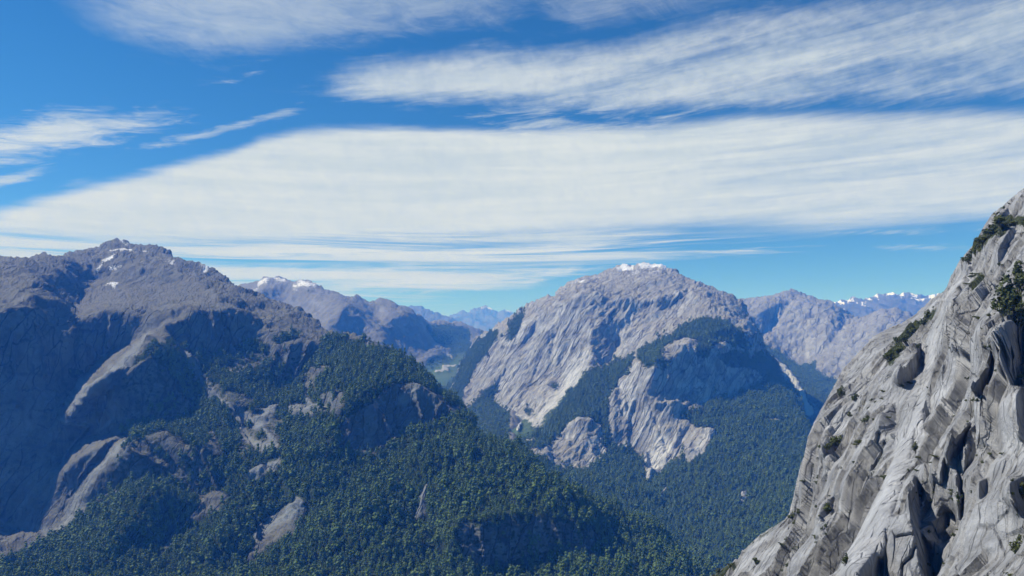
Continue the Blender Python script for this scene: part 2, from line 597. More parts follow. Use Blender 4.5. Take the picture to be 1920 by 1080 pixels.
        ca = me.color_attributes.new('cover', 'FLOAT_COLOR', 'POINT')
        if tonal:                                 # neighbouring slabs differ in the tone of their weathered skin
            M['dark'] = s.tone.reshape(M['forest'].shape)
        cv = np.stack([M['forest'].ravel(), M.get('snow', M['forest'] * 0).ravel(), M.get('pale', M['forest'] * 0).ravel(), M.get('dark', M['forest'] * 0).ravel()], 1).astype(np.float32)
        ca.data.foreach_set('color', cv.ravel())
        ob['kind'] = kind
        if label:
            ob['label'] = label
            ob['category'] = cat
        s.ob = ob
        return ob

    def point(s, px, py):
        """the finished surface's point seen at a photo position"""
        j = int(np.argmin(np.abs(s.px - px)))
        i = int(np.argmin(np.abs(s.PY[:, j] - py)))
        return Vector(s.P[i, j]), Vector(s.N[i, j])


def mesh_from(name, v, f, mat, link=True):
    me = bpy.data.meshes.new(name)
    v = np.ascontiguousarray(v, np.float32)
    f = np.ascontiguousarray(f, np.int32)
    k = f.shape[1]
    me.vertices.add(len(v))
    me.vertices.foreach_set('co', v.ravel())
    me.loops.add(f.size)
    me.loops.foreach_set('vertex_index', f.ravel())
    me.polygons.add(len(f))
    me.polygons.foreach_set('loop_start', np.arange(0, f.size, k, dtype=np.int32))
    me.polygons.foreach_set('loop_total', np.full(len(f), k, np.int32))
    me.update(calc_edges=True)
    me.materials.append(mat)
    ob = bpy.data.objects.new(name, me)
    if link:
        COL.objects.link(ob)
    return ob


# ------------------------------------------------------------------ materials
def rock_material(name, base, dark, tan, green, scale, turf=0.5, bump=0.5, streak=0.5, snow_noise=0.0, turf_z=(0.45, 0.8), spot=0.0, joints=(), rust=0.0):
    mt = bpy.data.materials.new(name)
    mt.use_nodes = True
    t = mt.node_tree
    t.nodes.clear()
    g = NT(t)
    geo = g.n('ShaderNodeNewGeometry')
    pos = geo.outputs['Position']
    sp = g.n('ShaderNodeSeparateXYZ')
    g.put(sp.inputs[0], geo.outputs['Normal'])
    at = g.n('ShaderNodeAttribute', attribute_name='cover')
    sc = g.n('ShaderNodeSeparateColor')
    g.put(sc.inputs[0], at.outputs['Color'])
    forest, snow, pale = sc.outputs
    stain = at.outputs['Alpha']
    n1 = g.noise(pos, 1.0 / scale, 8, 0.6, 0.3)
    n2_ = g.noise(pos, 5.0 / scale, 5, 0.65)
    mp = g.n('ShaderNodeMapping')
    mp.inputs['Scale'].default_value = (1, 1, 0.07)
    g.put(mp.inputs['Vector'], pos)
    ns = g.noise(mp.outputs[0], 4.5 / scale, 5, 0.6, 0.4)
    col = g.mix(g.mr(n1, 0.3, 0.7), dark, base)
    col = g.mix(g.m('MULTIPLY', g.mr(ns, 0.5, 0.72), streak), col, tuple(c * 0.45 for c in dark))
    col = g.mix(g.m('MULTIPLY', g.mr(n2_, 0.52, 0.7), 0.35), col, tuple(min(1, c * 1.35) for c in base))
    if rust:
        mp2 = g.n('ShaderNodeMapping')
        mp2.inputs['Scale'].default_value = (1, 1, 0.3)
        g.put(mp2.inputs['Vector'], pos)
        nr_ = g.noise(mp2.outputs[0], 0.9 / scale, 4, 0.6, 0.5)
        col = g.mix(g.m('MULTIPLY', g.mr(nr_, 0.54, 0.72), rust), col, (0.33, 0.28, 0.23))
        nk_ = g.noise(mp.outputs[0], 1.6 / scale, 5, 0.65, 0.8)
        col = g.mix(g.m('MULTIPLY', g.mr(nk_, 0.54, 0.66), 0.35), col, tuple(c * 0.42 for c in dark))
    jh = None
    for (d, nrm, wa, wl, width, strength) in joints:      # dark joints and drip lines of the granite, drawn out along the grain
        d, nrm = Vector(d).normalized(), Vector(nrm).normalized()
        a = d.cross(nrm).normalized()
        b_ = d.cross(a)
        wv = g.n('ShaderNodeTexNoise')
        g.put(wv.inputs['Vector'], pos)
        wv.inputs['Scale'].default_value = 0.25 / wa
        wv.inputs['Detail'].default_value = 3
        off = g.vm('MULTIPLY', g.vm('SUBTRACT', wv.outputs['Color'], (.5, .5, .5)), (1.6, .3, .3))
        cs = []
        for ax, q in ((a, wa), (b_, wa * 3), (d, wl)):
            nd = g.n('ShaderNodeVectorMath', operation='DOT_PRODUCT')
            g.put(nd.inputs[0], pos)
            nd.inputs[1].default_value = ax / q
            cs.append(nd.outputs['Value'])
        vv = g.vm('ADD', g.comb(*cs), off)
        vo = g.n('ShaderNodeTexVoronoi', feature='DISTANCE_TO_EDGE')
        g.put(vo.inputs['Vector'], vv)
        vo.inputs['Scale'].default_value = 1.0
        vc = g.n('ShaderNodeTexVoronoi', feature='F1')
        g.put(vc.inputs['Vector'], vv)
        vc.inputs['Scale'].default_value = 1.0
        cell = g.n('ShaderNodeSeparateColor')
        g.put(cell.inputs[0], vc.outputs['Color'])
        ln = g.mr(vo.outputs['Distance'], 0.0, width, 1.0, 0.0)
        ln = g.m('MULTIPLY', ln, g.mr(cell.outputs[1], 0.25, 0.7))
        col = g.mix(g.m('MULTIPLY', g.m('SUBTRACT', cell.outputs[0], 0.5), 0.5 * strength), col, tuple(c * 1.6 for c in base))
        col = g.mix(g.m('MULTIPLY', g.mr(cell.outputs[2], 0.55, 1.0), 0.4 * strength), col, tuple(c * 0.8 for c in dark))
        col = g.mix(g.m('MULTIPLY', ln, strength), col, tuple(c * 0.25 for c in dark))
        hh = g.m('MULTIPLY', ln, -1.0)
        hh = g.m('ADD', hh, g.m('MULTIPLY', cell.outputs[0], 0.6))
        jh = hh if jh is None else g.m('ADD', jh, hh)
    flat = g.mr(g.m('ADD', sp.outputs[2], g.m('MULTIPLY', g.m('SUBTRACT', n2_, 0.5), 0.5)), *turf_z)
    col = g.mix(g.m('MULTIPLY', flat, turf), col, g.mix(g.mr(n1, 0.35, 0.65), tan, tuple(c * .6 for c in tan)))
    if spot:
        # moss and scrub in the cracks and on small ledges
        col = g.mix(g.m('MULTIPLY', g.mr(n2_, 0.56, 0.66), g.m('MULTIPLY', g.mr(n1, 0.42, 0.58), spot)), col, green)
    col = g.mix(pale, col, tuple(min(1, c * 1.55) for c in base))
    col = g.mix(g.m('MULTIPLY', stain, 0.85), col, tuple(c * 0.35 for c in dark))
    fm = g.mr(g.m('ADD', forest, g.m('MULTIPLY', g.m('SUBTRACT', n2_, 0.5), 1.1)), 0.36, 0.6)
    col = g.mix(fm, col, g.mix(pale, g.mix(g.mr(n2_, 0.35, 0.65), green, tuple(c * 0.55 for c in green)), g.mix(g.mr(n1, 0.4, 0.6), (0.06, 0.105, 0.032), (0.09, 0.13, 0.045))))
    n3_ = g.noise(pos, 11.0 / scale, 5, 0.7)
    sm = g.m('MULTIPLY', g.mr(g.m('ADD', snow, g.m('MULTIPLY', g.m('SUBTRACT', n3_, 0.5), 1.8)), 0.42, 0.62), g.mr(snow, 0.05, 0.15))
    col = g.mix(sm, col, (0.74, 0.76, 0.8))
    b = g.n('ShaderNodeBsdfPrincipled')
    g.put(b.inputs['Base Color'], col)
    b.inputs['Roughness'].default_value = 0.85
    b.inputs['Specular IOR Level'].default_value = 0.2
    bp = g.n('ShaderNodeBump')
    bp.inputs['Strength'].default_value = bump
    bp.inputs['Distance'].default_value = scale * 0.10
    hgt = g.m('ADD', n2_, g.m('ADD', g.m('MULTIPLY', ns, 0.4), g.m('MULTIPLY', g.noise(pos, 24.0 / scale, 4, 0.7), 0.5)))
    g.put(bp.inputs['Height'], hgt if jh is None else g.m('ADD', hgt, g.m('MULTIPLY', jh, 0.8)))
    g.put(b.inputs['Normal'], bp.outputs[0])
    o = g.n('ShaderNodeOutputMaterial')
    g.put(o.inputs['Surface'], b.outputs[0])
    return mt


GREEN = (0.028, 0.047, 0.018)
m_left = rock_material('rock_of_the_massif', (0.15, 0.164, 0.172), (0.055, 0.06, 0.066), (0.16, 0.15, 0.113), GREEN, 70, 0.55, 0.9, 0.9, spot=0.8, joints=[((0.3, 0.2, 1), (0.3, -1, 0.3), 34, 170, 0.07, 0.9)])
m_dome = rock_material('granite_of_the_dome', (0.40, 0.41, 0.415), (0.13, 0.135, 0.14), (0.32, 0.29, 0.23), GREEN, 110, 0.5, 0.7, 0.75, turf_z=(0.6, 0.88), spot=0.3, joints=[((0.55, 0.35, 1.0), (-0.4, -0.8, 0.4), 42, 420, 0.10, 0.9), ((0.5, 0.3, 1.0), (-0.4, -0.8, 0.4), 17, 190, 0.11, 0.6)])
m_side = rock_material('granite_of_the_side_valley', (0.31, 0.315, 0.31), (0.11, 0.114, 0.117), (0.26, 0.24, 0.19), GREEN, 130, 0.4, 0.7, 0.6, turf_z=(0.64, 0.92), spot=0.4, joints=[((0.35, 0.3, 1.0), (-0.3, -0.8, 0.4), 60, 500, 0.1, 0.75)])
m_back = rock_material('rock_of_the_back_range', (0.215, 0.217, 0.22), (0.09, 0.092, 0.096), (0.17, 0.155, 0.11), GREEN, 160, 0.5, 0.5, 0.4, spot=0.4)
m_far = rock_material('rock_of_the_far_range', (0.17, 0.17, 0.17), (0.07, 0.07, 0.07), (0.1, 0.1, 0.07), GREEN, 500, 0.4, 0.5, 0.2)
m_cliff = rock_material('granite_of_the_cliff', (0.355, 0.362, 0.372), (0.165, 0.169, 0.176), (0.28, 0.26, 0.22), (0.05, 0.062, 0.022), 16, 0.12, 0.8, 0.22, turf_z=(0.8, 1.0), joints=[((0.58, 0.55, 0.55), (-0.62, -0.15, 0.72), 9.0, 34, 0.04, 0.5), ((0.5, 0.5, 0.6), (-0.62, -0.15, 0.72), 2.6, 34, 0.06, 0.16)], rust=0.18)


def foliage_material(name, a, b_, use_object=False):
    mt = bpy.data.materials.new(name)
    mt.use_nodes = True
    t = mt.node_tree
    t.nodes.clear()
    g = NT(t)
    if use_object:
        f = g.n('ShaderNodeObjectInfo').outputs['Random']
    else:
        at = g.n('ShaderNodeAttribute', attribute_name='tint')
        f = at.outputs['Fac']
    geo = g.n('ShaderNodeNewGeometry')
    n = g.noise(geo.outputs['Position'], 0.6, 3)
    col = g.mix(f, a, b_)
    col = g.mix(g.mr(n, 0.35, 0.65, 0.0, 0.5), col, tuple(c * 1.15 for c in b_))
    b = g.n('ShaderNodeBsdfPrincipled')
    g.put(b.inputs['Base Color'], col)
    b.inputs['Roughness'].default_value = 0.75
    b.inputs['Specular IOR Level'].default_value = 0.25
    o = g.n('ShaderNodeOutputMaterial')
    g.put(o.inputs['Surface'], b.outputs[0])
    return mt


m_tree = foliage_material('forest_leaves', (0.046, 0.09, 0.018), (0.096, 0.136, 0.032))
m_tree_o = foliage_material('tree_leaves', (0.046, 0.09, 0.018), (0.096, 0.136, 0.032), True)
m_shrub = foliage_material('shrub_leaves', (0.035, 0.05, 0.014), (0.075, 0.085, 0.025), True)
m_bark = bpy.data.materials.new('bark')
m_bark.use_nodes = True
_g2 = NT(m_bark.node_tree)
_b = [n for n in m_bark.node_tree.nodes if n.type == 'BSDF_PRINCIPLED'][0]
_g2.put(_b.inputs['Base Color'], _g2.mix(_g2.noise(_g2.n('ShaderNodeNewGeometry').outputs['Position'], 3.0), (0.10, 0.085, 0.07), (0.2, 0.18, 0.15)))
_b.inputs['Roughness'].default_value = 0.9

# ------------------------------------------------------------------ ground under everything
gm = rock_material('valley_ground', (0.05, 0.07, 0.03), (0.03, 0.05, 0.02), (0.05, 0.07, 0.03), GREEN, 300, 0.3, 0.2, 0.1)
GR = 42000
gn = 60
gx, gy = np.meshgrid(np.linspace(-GR, GR, gn), np.linspace(-GR * 0.3, GR, gn))
gz = -960 + 25 * n2(gx / 3000, gy / 3000, 3.0, 3)
gi = np.arange(gn * gn).reshape(gn, gn)
ground = mesh_from('ground', np.stack([gx, gy, gz], 2).reshape(-1, 3), np.stack([gi[:-1, :-1], gi[:-1, 1:], gi[1:, 1:], gi[1:, :-1]], 2).reshape(-1, 4), gm)
ground['kind'] = 'structure'

# ------------------------------------------------------------------ LEFT MASSIF
SKY_L = [(-300, 470), (-120, 480), (0, 484), (60, 488), (105, 490), (125, 478), (160, 472), (188, 468), (197, 462), (215, 456), (235, 454), (248, 459), (262, 461), (285, 463),
         (305, 473), (330, 487), (350, 492), (375, 503), (400, 517), (425, 532), (450, 543), (477, 560), (500, 566), (520, 570), (547, 582), (577, 600),
         (607, 623), (633, 632), (650, 635), (677, 640), (700, 649), (720, 661), (747, 671), (767, 682), (790, 700), (817, 727), (837, 747), (857, 764), (873, 788),
         (890, 812), (907, 825), (933, 836), (967, 848), (987, 860), (1010, 884), (1040, 902), (1107, 932), (1160, 957), (1220, 990), (1280, 1035), (1340, 1095), (1400, 1160)]
A_L = [(-300, 1080, 1500), (-300, 470, 3600), (-300, 760, 2500), (0, 1080, 1500), (470, 1075, 1350), (800, 1080, 1330), (1100, 1090, 1430), (1280, 1060, 1720), (0, 1250, 1250), (600, 1250, 1100), (1150, 1250, 1200),
       (20, 1000, 2200), (100, 915, 2350), (20, 600, 2750), (120, 760, 2520), (150, 680, 2640), (20, 800, 2380), (0, 520, 3300),
       (60, 560, 2900), (0, 490, 3600), (230, 457, 4300), (400, 520, 4200), (180, 540, 3750), (300, 575, 3350), (200, 590, 3050), (200, 650, 2800),
       (450, 570, 3500), (400, 590, 3050), (410, 650, 2850), (540, 600, 3350), (600, 625, 3250), (285, 628, 2650), (210, 700, 2420), (130, 790, 2250), (300, 740, 2350),
       (350, 690, 2600), (430, 760, 2250), (500, 850, 1950), (250, 850, 1900), (190, 900, 1950), (420, 860, 1900),
       (560, 640, 3000), (520, 700, 2650), (700, 652, 2800), (790, 702, 2550), (860, 770, 2250), (750, 780, 2200), (720, 850, 1950), (820, 800, 2050), (620, 840, 1900),
       (620, 780, 2200), (640, 700, 2500), (230, 925, 1650), (380, 965, 1650), (480, 1010, 1600), (600, 950, 1530), (700, 900, 1700), (870, 820, 2000),
       (900, 900, 1780), (1000, 890, 1900), (1100, 940, 1800), (960, 965, 1600), (1000, 1060, 1450), (300, 1040, 1450), (100, 1020, 1600)]
SH = (32, 76)
W_L = [
    (35, 80, [(-300, 590), (0, 590), (35, 575), (72, 592), (92, 622), (128, 645), (150, 690), (140, 760), (115, 850), (155, 905), (120, 990), (70, 1000), (0, 985), (-300, 985)], 4),
    (48, 84, [(-300, 790), (0, 790), (112, 800), (117, 850), (160, 905), (125, 985), (80, 1005), (0, 990), (-300, 990)], 4),
    (40, 78, [(140, 622), (165, 610), (200, 592), (235, 585), (268, 597), (276, 622), (243, 662), (190, 668), (150, 650)], 3),
    (36, 78, [(345, 597), (372, 580), (400, 577), (440, 590), (470, 602), (475, 640), (440, 652), (400, 662), (340, 655), (318, 630), (310, 610)], 3),
    (-55, 40, [(150, 712), (235, 650), (285, 625), (295, 632), (255, 660), (213, 695), (178, 722), (152, 745), (125, 785), (112, 790)], 3),
    (34, 78, [(215, 722), (262, 682), (300, 655), (338, 690), (366, 775), (345, 790), (285, 790), (240, 790), (200, 830), (130, 872), (165, 800), (195, 770)], 3),
    (38, 76, [(95, 800), (130, 790), (185, 770), (225, 790), (240, 830), (215, 870), (150, 960), (100, 1005), (85, 985), (115, 900), (120, 850)], 3),
    (-60, 40, [(226, 822), (246, 834), (200, 882), (166, 925), (136, 985), (100, 1012), (94, 1002), (124, 965), (150, 915), (190, 865)], 2),
    (-60, 40, [(114, 876), (165, 822), (215, 812), (222, 822), (182, 842), (150, 860), (122, 893)], 2),
    (36, 77, [(250, 850), (260, 830), (330, 835), (400, 850), (440, 870), (430, 930), (360, 935), (300, 905), (250, 910), (215, 925), (150, 965), (185, 900)], 4),
    (34, 74, [(690, 728), (730, 722), (800, 745), (858, 782), (835, 800), (762, 818), (700, 858), (640, 850), (625, 800), (650, 760)], 4),
    (38, 76, [(505, 700), (530, 660), (560, 645), (608, 650), (575, 690), (550, 722), (520, 735)], 3),
    (40, 76, [(470, 610), (500, 620), (560, 640), (540, 660), (505, 690), (470, 680), (455, 650)], 3, .8),
    (30, 76, [(215, 965), (270, 940), (330, 950), (365, 965), (330, 1000), (300, 1035), (270, 1035), (235, 1010)], 3),
    (34, 76, [(445, 900), (520, 885), (545, 920), (520, 985), (480, 1010), (460, 960), (430, 940)], 3, .8),
    (40, 74, [(400, 990), (450, 975), (470, 1020), (490, 1040), (450, 1060), (400, 1040)], 3, .8),
    (28, 80, [(845, 975), (900, 985), (960, 968), (1040, 968), (1110, 985), (1145, 1030), (1120, 1060), (1030, 1045), (960, 1065), (900, 1075), (850, 1050)], 3),
    (34, 74, [(640, 850), (700, 865), (720, 890), (670, 900), (620, 900), (600, 870)], 3, .7),
    (30, 74, [(760, 700), (790, 712), (840, 760), (862, 790), (840, 782), (790, 740)], 3, .7),
    # gentle bright benches
    (-40, 22, [(140, 560), (200, 545), (330, 540), (400, 560), (440, 580), (380, 575), (300, 575), (230, 580), (160, 590)], 4, .8),
    (-30, 28, [(480, 590), (560, 600), (640, 640), (600, 640), (540, 625), (490, 610)], 4, .8),
    (35, 62, [(310, 500), (345, 510), (390, 545), (400, 560), (350, 545), (320, 530)], 3, .8),
    (20, 66, [(180, 528), (240, 520), (300, 525), (330, 540), (260, 540), (200, 540)], 3, .6),
    (-45, 34, [(455, 785), (500, 800), (525, 850), (500, 870), (470, 840)], 3),
    (-45, 34, [(478, 1000), (520, 975), (570, 940), (575, 955), (520, 1010), (485, 1025)], 3),
    # forest spurs leaning to the sun
    (-60, 40, [(720, 860), (790, 830), (870, 800), (890, 830), (800, 870), (735, 930), (715, 920)], 5, .8),
    (-55, 36, [(560, 990), (660, 900), (700, 900), (690, 960), (620, 1060), (480, 1070), (500, 1040)], 6, .8),
    (-55, 36, [(110, 1010), (240, 930), (260, 960), (200, 1030), (100, 1080), (20, 1080)], 6, .8),
    (-60, 38, [(330, 1010), (420, 980), (440, 1000), (380, 1060), (320, 1070)], 5, .7),
    (-50, 36, [(900, 860), (990, 880), (1060, 930), (1000, 950), (900, 950), (860, 930)], 6, .7),
    (34, 76, [(690, 930), (740, 930), (770, 980), (730, 1010), (690, 980)], 4, .8),
    (34, 76, [(560, 940), (610, 900), (640, 910), (590, 960), (540, 1000)], 4, .8),
    (36, 78, [(385, 1030), (430, 1010), (460, 1040), (440, 1075), (395, 1075)], 4, .8), (36, 76, [(770, 860), (830, 850), (850, 890), (800, 905)], 4, .7), (38, 78, [(560, 1040), (640, 1010), (660, 1040), (610, 1075), (560, 1080)], 4, .7),
    (36, 76, [(905, 900), (950, 905), (960, 935), (915, 940)], 4, .7), (38, 76, [(715, 1020), (790, 1000), (830, 1060), (740, 1080)], 4, .7), (38, 78, [(540, 870), (600, 850), (640, 870), (600, 900), (545, 910)], 4, .7),
]
RIB_L = [([(118, 762), (160, 755)], 2.5, 12), ([(116, 774), (165, 775)], 2.5, 12), ([(110, 788), (172, 796)], 2.5, 12), ([(165, 800), (135, 835), (118, 870)], 2.5, 14), ([(200, 830), (160, 880), (140, 930)], 2.5, 14),
         ([(330, 705), (345, 740), (360, 770)], 2.5, 14), ([(250, 845), (300, 870), (330, 900)], 3, 14), ([(380, 850), (400, 890), (410, 930)], 3, 14), ([(520, 660), (508, 695)], 2.5, 14), ([(545, 652), (535, 690), (520, 718)], 2.5, 16),
         ([(578, 652), (562, 690), (545, 722)], 2.5, 16), ([(690, 740), (720, 780), (730, 820)], 3, 14), ([(780, 740), (790, 785)], 2.5, 12), ([(822, 762), (812, 792)], 2.5, 12), ([(60, 600), (80, 650), (86, 705)], 3, 16), ([(20, 620), (32, 700), (30, 760)], 3, 14),
         ([(398, 585), (405, 640)], 2.5, 14), ([(430, 597), (442, 640)], 2.5, 14), ([(210, 600), (202, 650)], 2.5, 14), ([(460, 905), (480, 950), (490, 990)], 3, 14), ([(270, 960), (285, 1000)], 3, 12), ([(900, 990), (905, 1040)], 3, 10), ([(1040, 975), (1050, 1035)], 3, 10), ([(212, 720), (208, 740), (200, 770), (212, 790), (195, 810)], 3, 10), ([(285, 628), (240, 665), (205, 705), (165, 745)], 7, 30),
         ([(250, 820), (215, 860), (170, 900), (140, 960)], 6, 25), ([(130, 640), (140, 690), (148, 710)], 5, -30), ([(345, 690), (400, 740), (440, 790), (480, 850), (505, 880)], 9, -30),
         ([(138, 545), (150, 570), (137, 600), (135, 640)], 5, -35), ([(560, 725), (520, 770), (505, 800)], 5, 18), ([(600, 700), (560, 750), (540, 770)], 4, 15)]
RIB_L = [(p, w_, a * 1.8 if w_ <= 3 and a > 0 else a) for p, w_, a in RIB_L]
L = Land(-300, 1420, 430, 1260, A_L, W_L, RIB_L, lam_px=320, warp=8, seed=1.7, iters=120)
FOREST_L = [
    [(-300, 1260), (-300, 1085), (0, 1075), (25, 1055), (85, 1015), (130, 988), (163, 964), (213, 930), (268, 912), (310, 922), (350, 940), (372, 965), (340, 985), (300, 1035), (320, 1045), (330, 1005), (373, 990),
     (412, 975), (443, 948), (468, 975), (478, 1015), (468, 1050), (455, 1072), (500, 1036), (548, 1000), (580, 960), (560, 935), (530, 900), (522, 850), (520, 800), (545, 790), (600, 782), (640, 780),
     (650, 750), (640, 730), (660, 722), (700, 722), (740, 722), (690, 760), (640, 800), (635, 850), (700, 862), (720, 870), (760, 822), (800, 805), (860, 780), (850, 760), (1000, 830), (1400, 1100), (1400, 1260)],
    [(225, 815), (253, 787), (287, 778), (333, 783), (353, 768), (385, 765), (430, 773), (447, 813), (450, 845), (440, 880), (413, 850), (400, 815), (367, 803), (353, 827), (300, 823), (253, 827)],
    [(205, 693), (233, 667), (290, 645), (312, 655), (335, 687), (383, 737), (417, 770), (380, 775), (345, 745), (310, 690), (280, 672), (240, 690)],
    [(350, 660), (385, 670), (400, 690), (440, 715), (470, 695), (493, 690), (520, 700), (530, 725), (560, 715), (550, 745), (520, 775), (490, 770), (450, 755), (415, 735), (375, 700)],
    [(430, 650), (470, 640), (520, 655), (480, 665)], [(500, 640), (540, 630), (560, 640), (530, 652)],
    [(600, 640), (640, 638), (700, 650), (747, 672), (790, 700), (837, 747), (872, 790), (850, 772), (800, 735), (740, 718), (690, 724), (640, 735), (600, 745), (590, 720), (620, 700), (640, 690), (600, 690), (570, 700), (560, 690), (600, 665)],
    [(480, 730), (520, 735), (560, 740), (600, 740), (620, 770), (600, 785), (560, 770), (520, 790), (500, 770)],
    [(540, 725), (570, 735), (560, 760), (530, 760)], [(330, 780), (360, 790), (400, 830), (380, 850), (345, 830)], [(395, 850), (430, 870), (425, 910), (400, 900)], [(440, 880), (475, 875), (470, 905), (440, 905)],
    [(125, 690), (150, 688), (150, 705), (130, 705)], [(840, 790), (870, 780), (900, 820), (870, 830)],
]
BARE_L = [[(740, 745), (760, 735), (785, 737), (780, 750), (752, 763)], [(478, 1005), (490, 985), (520, 965), (545, 950), (565, 945), (560, 960), (530, 985), (505, 1015), (482, 1028)],
          [(545, 770), (560, 760), (615, 760), (625, 745), (612, 775), (580, 788), (553, 785)], [(552, 725), (580, 740), (560, 752)], [(470, 890), (505, 868), (528, 862), (522, 888), (480, 905)],
          [(850, 978), (900, 985), (960, 972), (1040, 972), (1105, 988), (1135, 1030), (1110, 1052), (1030, 1045), (960, 1060), (890, 1070), (855, 1050)],
          [(795, 920), (803, 918), (803, 950), (780, 975), (775, 960), (790, 945)], [(700, 850), (640, 850), (635, 800), (690, 765), (760, 735), (830, 770), (845, 782), (765, 818)]]
fm = L.mask(FOREST_L, blur=3, warp=1.6) * (1 - L.mask(BARE_L, blur=6, warp=3.0) * np.clip(0.62 + 0.9 * n2(L.X / 9, L.Y / 7, 3.3, 4, .6), 0.15, 0.95))
STREAK_L = [([(342, 668), (352, 690), (372, 715), (398, 742), (425, 770), (448, 795)], 4), ([(448, 795), (470, 835), (505, 845)], 7), ([(455, 785), (500, 810), (520, 838)], 5), ([(515, 770), (495, 790), (480, 800)], 6),
            ([(478, 1012), (520, 980), (565, 948)], 9), ([(482, 895), (520, 872)], 9), ([(470, 838), (512, 842)], 6), ([(575, 745), (592, 770)], 4), ([(552, 775), (605, 768)], 8), ([(748, 752), (780, 740)], 8),
            ([(150, 718), (180, 735), (150, 725)], 6), ([(122, 760), (150, 768)], 3), ([(125, 750), (160, 755)], 2.5), ([(128, 740), (158, 745)], 2.5), ([(112, 785), (160, 792)], 3),
            ([(285, 632), (250, 660), (210, 700), (170, 740), (145, 755)], 5), ([(205, 700), (213, 690)], 4), ([(212, 735), (207, 755), (218, 775), (200, 800), (170, 820)], 2),
            ([(130, 985), (150, 940), (190, 880), (235, 830)], 5), ([(92, 1010), (115, 995), (130, 980)], 4), ([(10, 980), (60, 990), (90, 1000)], 8), ([(120, 870), (150, 835), (165, 820)], 5),
            ([(800, 925), (795, 945), (780, 968)], 4), ([(268, 900), (290, 905)], 4)]
THIN_L = [[(200, 690), (330, 650), (560, 650), (640, 740), (560, 960), (400, 960), (210, 930), (160, 900), (230, 800)], [(400, 860), (520, 850), (560, 900), (560, 960), (480, 1010), (440, 950), (400, 900)]]
fm = np.maximum(fm, 0.44 * L.mask(THIN_L[:1], blur=12, warp=2))
fm = np.maximum(fm, 0.5 * L.mask([[(330, 690), (400, 700), (520, 700), (560, 750), (535, 800), (520, 860), (475, 900), (440, 870), (420, 800), (350, 735)]], blur=10, warp=2))
fm = np.maximum(fm, 0.8 * L.mask(THIN_L[1:], blur=6, warp=2) * (1 - L.mask([[(478, 1005), (490, 985), (520, 965), (545, 950), (565, 945), (560, 960), (530, 985), (505, 1015), (482, 1028)]], blur=3)))
LIT_L = [([(285, 630), (240, 665), (205, 702), (160, 745), (120, 785)], 14), ([(235, 828), (190, 880), (140, 960), (95, 1010)], 8), ([(115, 880), (165, 830), (215, 815)], 8)]
fm = fm * (1 - 0.9 * L.mask((), LIT_L, blur=4))
fm = fm * (1 - L.mask((), STREAK_L, blur=1.5))
pale_l = 0.55 * L.mask((), STREAK_L, blur=1.2, warp=1.4)  # gully beds, slab fans and rib lines tinted paler than the rock around
SNOW_L = [([(206, 474), (225, 473), (248, 478)], 3), ([(195, 495), (212, 488), (220, 487)], 2), ([(180, 513), (200, 500), (215, 490)], 2), ([(210, 507), (230, 504)], 2.2), ([(225, 457), (240, 460)], 2),
          ([(200, 541), (225, 538), (215, 543)], 2.5), ([(300, 490), (330, 500)], 1.6), ([(372, 505), (385, 515)], 2), ([(268, 471), (280, 475)], 1.8), ([(120, 490), (132, 494)], 1.4), ([(245, 505), (270, 502)], 1.4)]
snow_l = L.mask((), SNOW_L, blur=1.5)
DARK_L = [([(0, 762), (28, 752), (44, 770)], 2), ([(20, 700), (60, 708), (92, 702)], 1.6), ([(0, 880), (30, 868), (58, 872)], 2), ([(95, 850), (110, 826), (140, 815)], 2.5), ([(88, 880), (112, 862)], 2), ([(10, 906), (50, 898)], 1.6), ([(60, 650), (64, 720), (58, 790)], 1.6), ([(100, 760), (130, 764)], 1.6)]
pale_l = np.maximum(pale_l, 0.4 * L.mask([[(45, 640), (75, 650), (85, 760), (62, 830), (40, 840), (52, 740)], [(0, 720), (30, 740), (20, 840), (0, 850)], [(90, 800), (110, 810), (80, 930), (60, 930)]], blur=14, warp=3))
dark_l = 0.7 * L.mask((), DARK_L, blur=1.5, warp=2) + np.clip(L.mask([[(0, 700), (60, 690), (120, 740), (110, 800), (60, 830), (0, 800)]], blur=20) * 0.0, 0, 1)
COVER_L = dict(forest=fm, snow=np.maximum(0.75 * snow_l, 0.27 * L.mask((), [([(185, 480), (240, 475), (300, 490), (380, 515)], 14), ([(180, 530), (240, 520), (280, 530)], 10)], blur=5)), pale=pale_l, dark=dark_l)  # cover of the massif: forest, snow, pale and dark marks
L.build('mountain', SKY_L, 1250, 1.7, m_left, COVER_L,
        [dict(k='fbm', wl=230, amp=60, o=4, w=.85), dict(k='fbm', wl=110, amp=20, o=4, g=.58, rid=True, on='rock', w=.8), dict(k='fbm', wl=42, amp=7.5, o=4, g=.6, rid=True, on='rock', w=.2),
         dict(k='flute', d=(0.3, 0.2, 1), wa=40, wl=240, amp=8, o=4, on='rock')], jag=1.3, rnd=(0.05, 25), label='blue-grey rocky massif with a rounded snow-flecked summit, dark cliffs and forested foot', cat='mountain')

